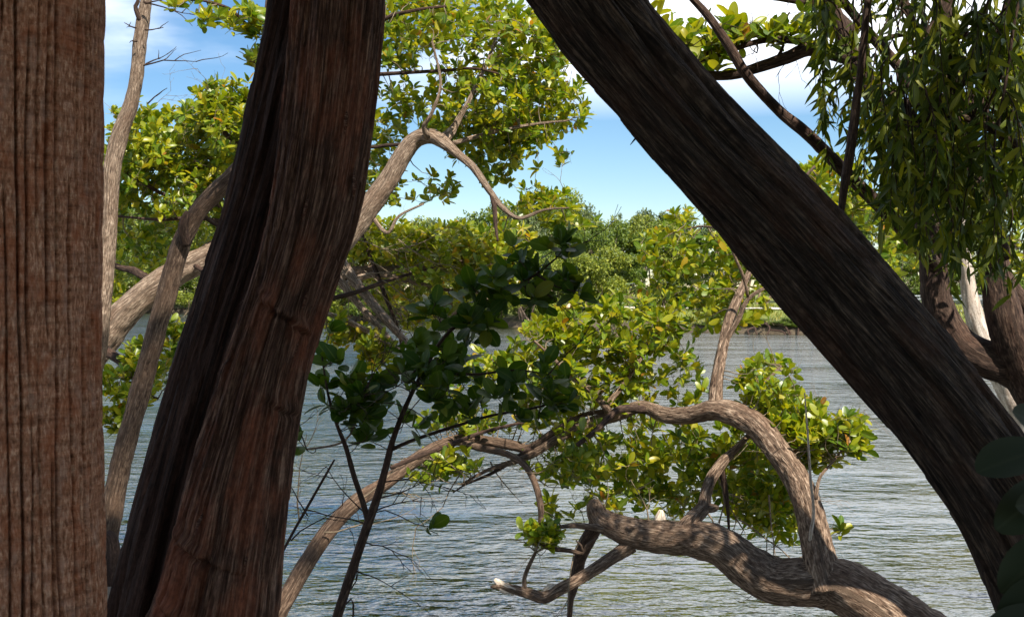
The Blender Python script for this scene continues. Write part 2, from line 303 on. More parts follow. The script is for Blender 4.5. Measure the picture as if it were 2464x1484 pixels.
def ground():
    xs = np.unique(np.concatenate([np.linspace(-6, 6, 61), np.linspace(-30, 40, 141), np.linspace(-90, 90, 91), np.linspace(-700, 700, 41)]))
    ys = np.unique(np.concatenate([np.linspace(-40, -2, 20), np.linspace(-2, 10, 61), np.linspace(10, 36, 10), np.linspace(36, 130, 236), np.linspace(130, 320, 40), np.linspace(320, 900, 12)]))
    X, Y = np.meshgrid(xs, ys); Z = ground_z(X, Y); nx, ny = len(xs), len(ys)
    i = np.arange(ny - 1)[:, None] * nx; j = np.arange(nx - 1)[None]
    f = np.stack([i + j, i + j + 1, i + nx + j + 1, i + nx + j], -1).ravel()
    m, nt, b, _ = new_mat('earth_and_grass'); tc = nt.nodes.new('ShaderNodeTexCoord').outputs['Object']
    n1 = noise(nt, tc, 0.35, 6); n2 = noise(nt, tc, 6.0, 5); n3 = noise(nt, tc, 0.09, 3)
    soil = ramp(nt, n2, [(0.3, (0.035, 0.026, 0.016)), (0.7, (0.11, 0.082, 0.048))])
    gr = ramp(nt, n1, [(0.3, (0.08, 0.11, 0.015)), (0.7, (0.19, 0.21, 0.03))])
    sep = nt.nodes.new('ShaderNodeSeparateXYZ'); nt.links.new(tc, sep.inputs[0])
    def mr(src, a, c):
        q = nt.nodes.new('ShaderNodeMapRange'); q.inputs['From Min'].default_value = a; q.inputs['From Max'].default_value = c; nt.links.new(src, q.inputs['Value']); return q.outputs[0]
    q = nt.nodes.new('ShaderNodeMath'); q.operation = 'MULTIPLY'; nt.links.new(mr(sep.outputs[2], 0.35, 0.9), q.inputs[0]); nt.links.new(mr(sep.outputs[1], 20, 30), q.inputs[1])
    nt.links.new(mixc(nt, q.outputs[0], soil, gr), b.inputs['Base Color']); b.inputs['Roughness'].default_value = 0.95
    bump(nt, b, n2, 0.6, 0.03)
    o = place('ground', raw_mesh('ground', np.stack([X, Y, Z], -1).reshape(-1, 3), f, [4] * ((nx - 1) * (ny - 1)), None, m)); tag(o, kind='structure')
ground()

# ------------------------------------------------------------------ leaves
def leaf_shape(w, rows, kind, fold, curl, twist=0.0):
    ts = 0.5 - 0.5 * np.cos(math.pi * np.linspace(0, 1, rows + 2)[1:-1]); V = [(-0.10, 0, 0.0), (0, 0.012, 0), (0, -0.012, 0)]; U = [(0, 0), (0, 0.1), (0, -0.1)]
    for t in ts:
        if kind == 'round': hw = w / 2 * np.sin(math.pi * t ** 1.12) ** 0.50
        elif kind == 'oval': hw = w / 2 * np.sin(math.pi * t ** 1.10) ** 0.47
        else: hw = w / 2 * np.sin(math.pi * t ** 0.75) ** 0.9
        z = -curl * t * t; a = twist * t
        for sgn in (1, 0, -1):
            y = sgn * hw; zz = z + abs(y) * fold
            V.append((t, y * math.cos(a) - (zz - z) * math.sin(a), z + y * math.sin(a) + (zz - z) * math.cos(a))); U.append((t, sgn))
    V.append((1.0, 0, -curl)); U.append((1, 0)); L = []; Sz = []
    L += [0, 2, 1]; Sz += [3]
    L += [1, 4, 3]; L += [1, 2, 4]; L += [2, 5, 4]; Sz += [3, 3, 3]
    for k in range(rows - 1):
        b0 = 3 + 3 * k; L += [b0, b0 + 1, b0 + 4, b0 + 3, b0 + 1, b0 + 2, b0 + 5, b0 + 4]; Sz += [4, 4]
    e = 3 + 3 * (rows - 1); tip = e + 3; L += [e, e + 1, tip, e + 1, e + 2, tip]; Sz += [3, 3]
    return np.array(V), np.array(L), np.array(Sz), np.array(U, float)
SPECIES = {
    'round': [leaf_shape(0.66, 6, 'round', f, c, t) for f, c, t in ((0.25, 0.10, 0.1), (0.12, 0.22, -0.2), (0.35, -0.05, 0.2))],
    'oval': [leaf_shape(0.50, 6, 'oval', f, c, t) for f, c, t in ((0.18, 0.12, 0.15), (0.10, 0.28, -0.3), (0.32, -0.08, 0.3), (0.45, 0.38, 0.6), (0.05, 0.05, -0.5))],
    'lance': [leaf_shape(0.23, 7, 'lance', f, c, t) for f, c, t in ((0.30, 0.20, 0.5), (0.15, 0.35, -0.6), (0.30, 0.08, 0.9))],
    'card': [(np.array([(0, 0, 0), (0.3, 0.27, 0.06), (0.75, 0.24, 0.03), (1, 0, -0.08), (0.75, -0.24, 0.03), (0.3, -0.27, 0.06)]), np.array([0, 3, 2, 1, 0, 5, 4, 3]), np.array([4, 4]), np.array([(0, 0), (0.3, 1), (0.75, 1), (1, 0), (0.75, -1), (0.3, -1)], float))],
}
LEAF_ME = {}
def leaf_meshes(sp, mat):
    if (sp, mat) not in LEAF_ME:
        LEAF_ME[(sp, mat)] = [raw_mesh('leaf', V, L, Z, U, M[mat]) for V, L, Z, U in SPECIES[sp]]
    return LEAF_ME[(sp, mat)]
def leaf_frames(D, N):
    D = unit(D); Y = unit(np.cross(N, D)); Z = np.cross(D, Y); return np.stack([D, Y, Z], -1)      # columns
def in_view(p):
    c, s = math.cos(PITCH), math.sin(PITCH); q = p - np.array((0, 0, CAMZ))
    d = q[:, 1] * c - q[:, 2] * s; up = q[:, 1] * s + q[:, 2] * c
    return CX + F * q[:, 0] / np.maximum(d, .01), CY - F * up / np.maximum(d, .01), d
def put_leaves(root, pos, D, N, size, sp, mat, singles=300, part='crown'):
    """the leaves that show largest become single objects, the rest one mesh"""
    R = leaf_frames(D, N); n = len(pos); var = rng.integers(0, len(SPECIES[sp]), n)
    x, y, d = in_view(pos); ok = (x > 10) & (x < 2454) & (y > 5) & (y < 1480) & (d > 0.3)
    view = unit(np.array((0, 0, CAMZ)) - pos); face = 0.25 + np.abs(np.sum(R[:, :, 2] * view, 1))
    score = np.where(ok, face * (size / np.maximum(d, .1)) ** 2 / np.maximum(d, .1) ** 1.5, -1)
    order = np.argsort(-score); pick = [i for i in order[:singles] if score[i] > 0]; single = np.zeros(n, bool); single[pick] = True
    mes = leaf_meshes(sp, mat); rl = np.array(root.location)
    for i in pick:
        o = bpy.data.objects.new('leaf', mes[var[i]]); COL.objects.link(o); o.parent = root
        m = Matrix((R[i] * size[i]).tolist()).to_4x4(); m.translation = Vector(pos[i] - rl); o.matrix_basis = m
    rest = ~single
    if rest.any():
        g = Geo()
        for k, (V, L, Z, U) in enumerate(SPECIES[sp]):
            ix = np.where(rest & (var == k))[0]
            if len(ix) == 0: continue
            Vw = np.einsum('nij,vj->nvi', R[ix] * size[ix, None, None], V) + pos[ix][:, None]
            g.add(Vw.reshape(-1, 3), (L[None] + (np.arange(len(ix)) * len(V))[:, None]).ravel(), np.tile(Z, len(ix)), np.tile(U, (len(ix), 1)))
        tag(place(part, g.mesh(part, M[mat]), root), kind='stuff')
def rosettes(pos, axis, sp, size, nleaf, droop=0.0, spread=(0.5, 1.35)):
    """whorls of leaves round the twig tips"""
    A = unit(axis); k = len(pos); PP = []; DD = []; NN = []; SS = []
    h = np.where(np.abs(A[:, 2:3]) < 0.9, np.array([[0, 0, 1.0]]), np.array([[1.0, 0, 0]])); U = unit(np.cross(A, h)); V = np.cross(A, U)
    ph0 = rng.random(k) * 6.28
    for j in range(nleaf):
        keep = rng.random(k) < (1.0 if j < nleaf - 3 else 0.65)
        ph = ph0 + j * 2.4 + rng.normal(0, 0.25, k); ti = spread[0] + (spread[1] - spread[0]) * (j / nleaf) + rng.normal(0, 0.15, k)
        rad = U * np.cos(ph)[:, None] + V * np.sin(ph)[:, None]
        D = A * np.cos(ti)[:, None] + rad * np.sin(ti)[:, None]; D = D + np.array((0, 0, -droop)); D = unit(D)
        N = A * np.sin(ti)[:, None] - rad * np.cos(ti)[:, None] + rng.normal(0, 0.25, (k, 3))
        s = size * rng.uniform(0.55, 1.25, k) * (1 - 0.25 * (j == 0))
        p = pos - A * (j / nleaf * size * 0.45)[:, None] if hasattr(size, '__len__') else pos - A * (j / nleaf * size * 0.45)
        p = p + D * (s * 0.10)[:, None]
        PP.append(p[keep]); DD.append(D[keep]); NN.append(N[keep]); SS.append(s[keep])
    return np.vstack(PP), np.vstack(DD), np.vstack(NN), np.concatenate(SS)
def blob_points(blobs, n, clump=2.2, thr=0.42, seed=0):
    """tips inside pixel ellipses (x, y, rx, ry, depth, half depth, weight)"""
    w = np.array([b[6] if len(b) > 6 else b[2] * b[3] for b in blobs], float); w /= w.sum(); out = []
    while len(out) < n:
        b = blobs[rng.choice(len(blobs), p=w)]; r = math.sqrt(rng.random()); a = rng.random() * 6.283
        dz = b[5] * math.sqrt(max(0.05, 1 - r * r)) * rng.uniform(-1, 1)
        p = P(b[0] + b[2] * r * math.cos(a), b[1] + b[3] * r * math.sin(a), b[4] + dz)
        if thr > 0 and vn3(p[None] * clump, seed)[0] < thr - 0.12 * rng.random(): continue
        out.append(p)
    return np.array(out)
def grow_twigs(g, nodes, tips, r0=0.011, rt=0.0016, sag=0.05, nseg=5):
    """joins every tip to the nearest wood, near tips first, so that twigs fork from twigs"""
    nd = np.array(nodes, float); d0 = np.min(np.linalg.norm(tips[:, None] - nd[None, :, :3], axis=2), 1)
    at = np.zeros_like(tips); buf = np.zeros((len(nd) + len(tips) * 6, 4)); buf[:len(nd)] = nd; k = len(nd)
    for i in np.argsort(d0):
        t = tips[i]; dv = t - buf[:k, :3]; dd = np.linalg.norm(dv, axis=1); j = int(np.argmin(dd + 0.02 / (buf[:k, 3] + 0.004) * 0.05)); a = buf[j]
        L = dd[j]; rs = min(a[3] * 0.75 + 0.0008, r0 * min(1, 0.30 + L)); u = np.linspace(0, 1, 5)[:, None]
        off = rng.normal(0, 0.10 * L + 0.004, 3); off[2] -= sag * L
        path = a[:3] * (1 - u) + t * u + off * (np.sin(u * math.pi)) + np.array((0, 0, 0.05 * L)) * np.sin(u * 6.28)
        rad = rs + (rt - rs) * u[:, 0] ** 0.7; rows = np.column_stack([path, rad])
        tube_geo(g, rows, nseg, 1, None, False, resample=False)
        buf[k:k + 4] = rows[1:5]; k += 4; at[i] = path[3]
    return at, buf[:k]
def bare_twigs(g, starts, dirs, length, r, depth=3):
    for s, d in zip(starts, dirs):
        stack = [(np.array(s, float), unit(np.array(d, float)), length * rng.uniform(0.6, 1.2), r, depth)]
        while stack:
            p, v, L, rr, k = stack.pop(); n = 5; rows = [np.append(p, rr)]
            for i in range(n):
                v = unit(v + rng.normal(0, 0.16, 3)); p = p + v * L / n; rows.append(np.append(p, max(0.0008, rr * (1 - 0.65 * (i + 1) / n))))
                if k > 1 and i >= 1 and rng.random() < 0.55: stack.append((p.copy(), unit(v + rng.normal(0, 0.6, 3)), L * rng.uniform(0.35, 0.65), rr * 0.6, k - 1))
            tube_geo(g, np.array(rows), 4, 1, None, False, resample=False)

# ------------------------------------------------------------------ bark relief
def d_plain(amp=0.05, seed=0):
    def f(th, s, r):
        u = th / 6.2832; k = amp * 1.6
        lump = fbm(u * 4, s * 3.2, 4, seed) - 0.5; fur = fbm(u * 13, s * 6, 13, seed + 2, 2); fine = fbm(u * 30, s * 18, 30, seed + 5, 2) - 0.5
        return r * k * (2.6 * lump + 3.0 * np.minimum(fur - 0.5, 0.03) + 1.6 * fine)
    return f
def d_fibre(seed, rings=(), ridge=0.016, bigk=0.014, crk=0.05):
    def f(th, s, r):
        u = th / 6.2832; tw = 0.06 * (fbm(u * 3, s * 1.1, 3, seed + 9) - 0.5)
        u = u + tw; big = fbm(u * 9, s * 1.0, 9, seed) - 0.5
        strip = fbm(u * 34, s * 1.6, 34, seed + 2, 2); fine = fbm(u * 95, s * 3.5, 95, seed + 4, 2) - 0.5
        ledge = np.floor(fbm(u * 30, s * 2.0, 30, seed + 6, 2) * 7) / 7 - 0.5
        crack = np.clip(0.44 - strip, 0, 1) * -crk
        o = big * bigk + ledge * 0.022 + crack + (strip - 0.5) * ridge + fine * 0.014
        for s0, amp, c, w, slope in rings:
            dth = np.arctan2(np.sin(th - c), np.cos(th - c)); y = s - s0 - slope * dth - 0.010 * (vn(th * 6, s * 0 + 3.0) - 0.5)
            m = np.exp(-(dth / w) ** 4); o = o + m * (-amp * np.exp(-(y / 0.006) ** 2) + amp * 0.8 * np.exp(-((y - 0.018) / 0.014) ** 2) * (0.5 + strip))
        return o
    return f
def d_palm(th, s, r):
    o = np.zeros_like(th); R = np.random.default_rng(5); n = 58
    for k in range(n):
        a = (k + R.uniform(-0.32, 0.32)) / n * 6.2832; sd = R.integers(0, 200)
        wob = 0.030 * (fbm(s * 3.0 + sd, s * 0 + k * 1.7, 0, 1) - 0.5) * 2 + 0.05 * (fbm(s * 0.7 + sd, s * 0 + k * 3.3, 0, 2) - 0.5)
        d = np.arctan2(np.sin(th - a - wob), np.cos(th - a - wob)) * r
        pres = np.clip((vn(s * 3.4 + sd, s * 0 + k * 2.9, 0, 3) - 0.27) * 5, 0, 1); wd = 0.0013 + 0.0016 * vn(s * 5 + sd, s * 0 + k)
        o -= pres * 0.026 * np.exp(-np.abs(d / wd) ** 2) * R.uniform(0.3, 1.35)
    u = th / 6.2832
    o += 0.006 * (fbm(u * 60, s * 4, 60, 4) - 0.5) + 0.004 * (fbm(u * 160, s * 10, 160, 6) - 0.5)
    yy = s * 14 + 1.2 * fbm(u * 6, s * 2, 6, 8); o += 0.0035 * (np.abs(np.sin(yy * math.pi / 2)) ** 0.5 - 0.6)
    return o

# ------------------------------------------------------------------ near trees
def limb(root, name, spec, mat, nseg=28, step=0.02, amp=0.05, seed=0, disp=None, world_rows=None):
    g = Geo(); rows = world_rows if world_rows is not None else px(spec)
    c = tube_geo(g, rows, nseg, step, disp or d_plain(amp, seed)); place(name, g.mesh(name, M[mat]), root); return c
def twig_part(root, g, mat='twig', name='twigs'):
    if g.n: tag(place(name, g.mesh(name, M[mat]), root), kind='stuff')
def crown_above(root, start, centre, radii, n, mat, size, sp='card', nb=9, bark='dark'):
    """unseen crown above the picture, sized and placed to shade the near trunks"""
    centre = np.array(centre, float); v = unit(rng.normal(size=(n * 3, 3))) * (rng.random((n * 3, 1)) ** 0.4); p = centre + v * np.array(radii)
    p = p[vn3(p * 0.9, 11) > 0.33][:n]
    g = Geo(); tops = centre + unit(rng.normal(size=(nb, 3)) * np.array((1, 1, 0.4))) * np.array(radii) * 0.8; nodes = []
    for t in tops:
        a = np.array(start[:3]); mid = (a + t) / 2 + rng.normal(0, 0.15, 3); rows = [(*a, start[3] * 0.62), (*mid, start[3] * 0.4), (*t, 0.012)]
        nodes.append(tube_geo(g, rows, 8, 0.15, None, False))
    grow_twigs(g, np.vstack(nodes), p[::14], 0.012)
    place('branches', g.mesh('branches', M[bark]), root)
    put_leaves(root, p, rng.normal(size=p.shape) + np.array((0, 0, -0.2)), rng.normal(size=p.shape) * 0.6 + np.array((0, 0, 1.0)), size * rng.uniform(0.7, 1.3, len(p)), sp, mat, 0, 'crown')

def palm_tree():
    b = P(36, 695 + 1.62 / 2.4 * F, 2.4); root = thing('palm_tree', (b[0], b[1], 0.95), 'thick brown palm trunk with long vertical cracks filling the left edge', 'palm')
    rows = []
    for z in np.concatenate([np.linspace(0.9, 1.6, 20), np.arange(1.61, 3.55, 0.0085), np.linspace(3.57, 6.6, 80)]):
        rows.append((b[0] - 0.004 + 0.010 * math.sin(z * 1.7), b[1], z, 0.197 + 0.012 * sstep(2.2, 3.4, z) + 0.04 * math.exp(-(z - 0.9) * 4)))
    g = Geo(); tube_geo(g, rows, 560, 0.01, d_palm, resample=False); place('trunk', g.mesh('trunk', M['palm']), root)
    for k in range(15):
        a = k * 2.4; el = 0.9 - 0.09 * (k % 11); L = 2.1; g = Geo(); c = []
        for t in np.linspace(0, 1, 10):
            h = 1.9 * t; c.append((b[0] + math.cos(a) * L * t * math.cos(el * 0.6), b[1] + math.sin(a) * L * t * math.cos(el * 0.6), 6.55 + L * t * math.sin(el) - 1.15 * t * t, 0.022 * (1 - 0.85 * t)))
        tube_geo(g, c, 6, 0.3, None); c = np.array(c); Lf = leaf_shape(0.09, 3, 'lance', 0.4, 0.25)
        for i in range(30):
            t = 0.22 + 0.78 * i / 30; p = np.array([np.interp(t, np.linspace(0, 1, 10), c[:, q]) for q in range(3)])
            for sg in (1, -1):
                D = unit(np.array((-math.sin(a) * sg + 0.7 * math.cos(a), math.cos(a) * sg + 0.7 * math.sin(a), -0.25))); R = leaf_frames(D[None], np.array([[0, 0, 1.0]]))[0]
                g.add((Lf[0] * 0.55 * (1 - 0.5 * abs(t - 0.5))) @ R.T + p, Lf[1], Lf[2], Lf[3])
        place('frond', g.mesh('frond', M['leafd']), root)
palm_tree()

def twin_tree():
    b = P(470, 1980, 3.1); root = thing('shaggy_bark_tree', (b[0], b[1], 0.95), 'reddish brown twin-stemmed trunk with shaggy peeling bark beside the palm', 'tree')
    fs = [(400, 1990, 3.05, 430), (455, 1700, 3.02, 350), (510, 1484, 3.0, 305), (540, 1330, 3.0, 275), (569, 1180, 3.0, 252), (598, 1050, 3.0, 228), (630, 920, 3.0, 210), (664, 800, 3.0, 196), (708, 660, 3.0, 194), (750, 510, 3.0, 204), (778, 350, 3.0, 208), (800, 170, 3.0, 214), (815, 0, 3.0, 220), (826, -160, 3.0, 216), (840, -500, 2.95, 200), (860, -900, 2.9, 180)]
    rings = [(0.62, 0.020, 0.0, 0.8, -0.035), (0.80, 0.018, -0.25, 0.7, -0.03), (1.46, 0.024, 0.35, 0.8, -0.035), (1.22, 0.012, 0.8, 0.5, -0.03)]
    rows = px(fs); c = spline(rows, 0.0062); g = Geo(); tube_geo(g, c, 230, 1, d_fibre(3, rings), resample=False); TRV = g.V[0]; trunk = place('trunk', g.mesh('trunk', M['shaggy']), root)
    bs = [(330, 1990, 3.3, 300), (368, 1600, 3.28, 262), (400, 1440, 3.27, 262), (438, 1270, 3.26, 250), (478, 1100, 3.26, 236), (522, 930, 3.26, 226), (570, 760, 3.26, 216), (622, 580, 3.27, 206), (668, 400, 3.28, 200), (706, 220, 3.3, 198), (748, 0, 3.32, 196), (770, -180, 3.35, 190), (800, -600, 3.4, 170)]
    c2 = spline(px(bs), 0.011); g = Geo(); tube_geo(g, c2, 140, 1, d_fibre(12), resample=False); place('stem', g.mesh('stem', M['shaded_stem']), root)
    # loose flakes of bark
    g = Geo(); k = 0; i0 = [i for i in range(len(c)) if 1.25 < c[i, 2] < 3.4]
    me = []
    for q in range(3):
        v = leaf_shape(0.11 + 0.04 * q, 4, 'lance', 0.1, 0.05 + 0.05 * q, 0.3); V = np.vstack([v[0], v[0] + np.array((0, 0, -0.03))]); L = np.concatenate([v[1], v[1][::-1] + len(v[0])])
        me.append(raw_mesh('bark_flake', V, L, np.concatenate([v[2], v[2][::-1]]), np.vstack([v[3], v[3]]) * 0.06, M['shaggy']))
    tv = TRV.reshape(-1, 3)[:len(c) * 230].reshape(len(c), 230, 3)
    for q in range(22):
        i = random.choice(i0[:-40]); jj = int(rng.integers(-62, 66)) % 230; a = tv[i, jj]; t = unit(tv[i + 12, jj] - a); n = unit(a - c[i, :3]); n = unit(n - t * (n @ t))
        D = -t + n * rng.uniform(0.22, 0.5) + rng.normal(0, 0.06, 3); R = leaf_frames(D[None], n[None])[0]; s = rng.uniform(0.03, 0.08)
        o = bpy.data.objects.new('bark_flake', me[q % 3]); COL.objects.link(o); o.parent = trunk
        m = Matrix((R * s).tolist()).to_4x4(); m.translation = Vector(a + n * 0.002); o.matrix_basis = m
    crown_above(root, c[-1], (0.9, -1.7, 5.7), (3.5, 4.0, 1.8), 16500, 'leafd', 0.22)
    crown_above(root, c[-1], (0.4, 0.0, 5.5), (1.5, 1.0, 0.7), 1800, 'leafd', 0.2, nb=4)  # unseen extra lobe, added to keep a sun patch off the palm
twin_tree()

def leaning_tree():
    b = P(2720, 2110, 3.0); root = thing('leaning_tree', (b[0], b[1], 0.95), 'thick dark trunk leaning diagonally across the right half of the view', 'tree')
    ls = [(2740, 2120, 3.0, 330), (2650, 1800, 3.0, 290), (2570, 1520, 3.0, 272), (2500, 1330, 3.0, 262), (2420, 1190, 3.0, 250), (2320, 1050, 3.0, 240), (2190, 890, 3.0, 232), (2020, 700, 3.0, 222), (1855, 520, 3.0, 216), (1710, 370, 3.0, 212), (1590, 235, 3.0, 214), (1480, 100, 3.0, 222), (1390, -20, 3.0, 228), (1300, -150, 3.0, 215), (1100, -480, 2.95, 190), (960, -800, 2.9, 165)]
    c = spline(px(ls), 0.0065); g = Geo(); tube_geo(g, c, 220, 1, d_fibre(21, ridge=0.022, bigk=0.06, crk=0.10), resample=False); trunk = place('trunk', g.mesh('trunk', M['lean']), root)
    ss = [(1900, 520, 3.06, 60), (1838, 440, 3.05, 92), (1770, 345, 3.05, 104), (1690, 245, 3.05, 106), (1590, 125, 3.06, 104), (1485, -5, 3.08, 100), (1390, -150, 3.12, 95), (1250, -400, 3.2, 80)]
    c2 = spline(px(ss), 0.010); g = Geo(); tube_geo(g, c2, 110, 1, d_fibre(31, ridge=0.016), resample=False); place('stem', g.mesh('stem', M['lean']), root)
    for x, y, dx, dy in ((1856, 372, -2, -26), (1862, 366, 2, -34), (1868, 378, 3, -22), (1525, 338, -14, 18), (2424, 1425, -22, 2), (2330, 1290, -16, 4), (1940, 800, -12, 8)):
        g = Geo(); a, e = P(x - dx * 1.6, y - dy * 1.6, 3.0), P(x + dx * 0.6, y + dy * 0.6, 3.0); tube_geo(g, [(*a, 0.006), (*((a + e) / 2 + 0.002), 0.004), (*e, 0.001)], 6, 0.01, None); place('bark_splinter', g.mesh('bark_splinter', M['lean']), trunk)
    crown_above(root, c[-1], (2.5, -2.4, 6.0), (3.9, 3.8, 1.9), 15000, 'leafd', 0.22)
leaning_tree()

# ------------------------------------------------------------------ mangroves at the water's edge
def mangrove(name, base, label, limbs, blobs, n, sp='oval', mat='leaf', size=0.072, bark='grey', seed=0, nleaf=8, clump=3.0, thr=0.42, up=0.5, droop=0.0, bare=0, group=None, cat='tree', twigmat='twig', r0=0.011, singles=300, extra=None):
    b = P(*base); root = thing(name, (b[0], b[1], b[2]), label, cat, group); nodes = []
    for k, (nm, spec, mt) in enumerate(limbs):
        w = max(s[3] * s[2] / F for s in spec); ns = 36 if w > 0.12 else 24 if w > 0.05 else 12 if w > 0.02 else 7
        nodes.append(limb(root, nm, spec, mt or bark, ns, 0.018 if w > 0.05 else 0.03, 0.055 if w > 0.05 else 0.04, seed + k * 5))
    nd = np.vstack(nodes); x, y, _ = in_view(nd[:, :3]); nd = nd[(x > -200) & (x < 2660) & (y < 1450)]
    g = Geo()
    if n:
        tips = blob_points(blobs, n, clump, thr, seed); at, buf = grow_twigs(g, nd, tips, r0)
        ax = unit(tips - at) * 0.8 + np.array(S) * 0.25 + np.array((0, 0, up)) + rng.normal(0, 0.38, tips.shape)
        put_leaves(root, *rosettes(tips, ax, sp, size, nleaf, droop), sp, mat, singles)
        if bare:
            ix = rng.integers(len(nd), len(buf), bare); bare_twigs(g, buf[ix, :3], rng.normal(0, 1, (bare, 3)) + np.array((0, -0.2, 0.3)), 0.28, 0.0028, 3)
    if extra: extra(root, g)
    twig_part(root, g, twigmat); return root

GRP = 'mangroves leaning out over the water'
# arching tree at the lower right
def arch_extra(root, g):
    top = root; root = [o for o in COL.objects if o.parent == top and o.name.startswith('trunk')][0]
    limb(root, 'broken_stub', [(1572, 1290, 6.62, 34), (1582, 1262, 6.62, 30), (1588, 1240, 6.62, 22), (1590, 1226, 6.62, 8)], 'dead', 14, 0.01, 0.25, 8)
    limb(root, 'broken_end', [(1240, 1420, 6.5, 22), (1215, 1412, 6.5, 26), (1196, 1398, 6.5, 14), (1190, 1392, 6.5, 6)], 'dead', 12, 0.01, 0.25, 9)
    limb(root, 'broken_end', [(1316, 1425, 6.52, 20), (1326, 1415, 6.5, 18), (1336, 1408, 6.5, 8)], 'dead', 12, 0.01, 0.25, 11)
    bare_twigs(g, [P(1720, 1130, 6.9), P(1740, 1180, 6.9), P(1700, 1230, 6.9), P(1850, 1190, 6.8), P(1780, 1250, 6.9), P(1400, 1290, 6.6), P(1560, 1280, 6.6)], [(0.5, 0, -1), (0.2, 0, -1), (0.8, 0, -0.7), (0.2, 0, -1), (0.8, 0, -0.5), (-0.4, -0.3, -0.6), (0.1, -0.2, 0.8)], 0.45, 0.006, 3)
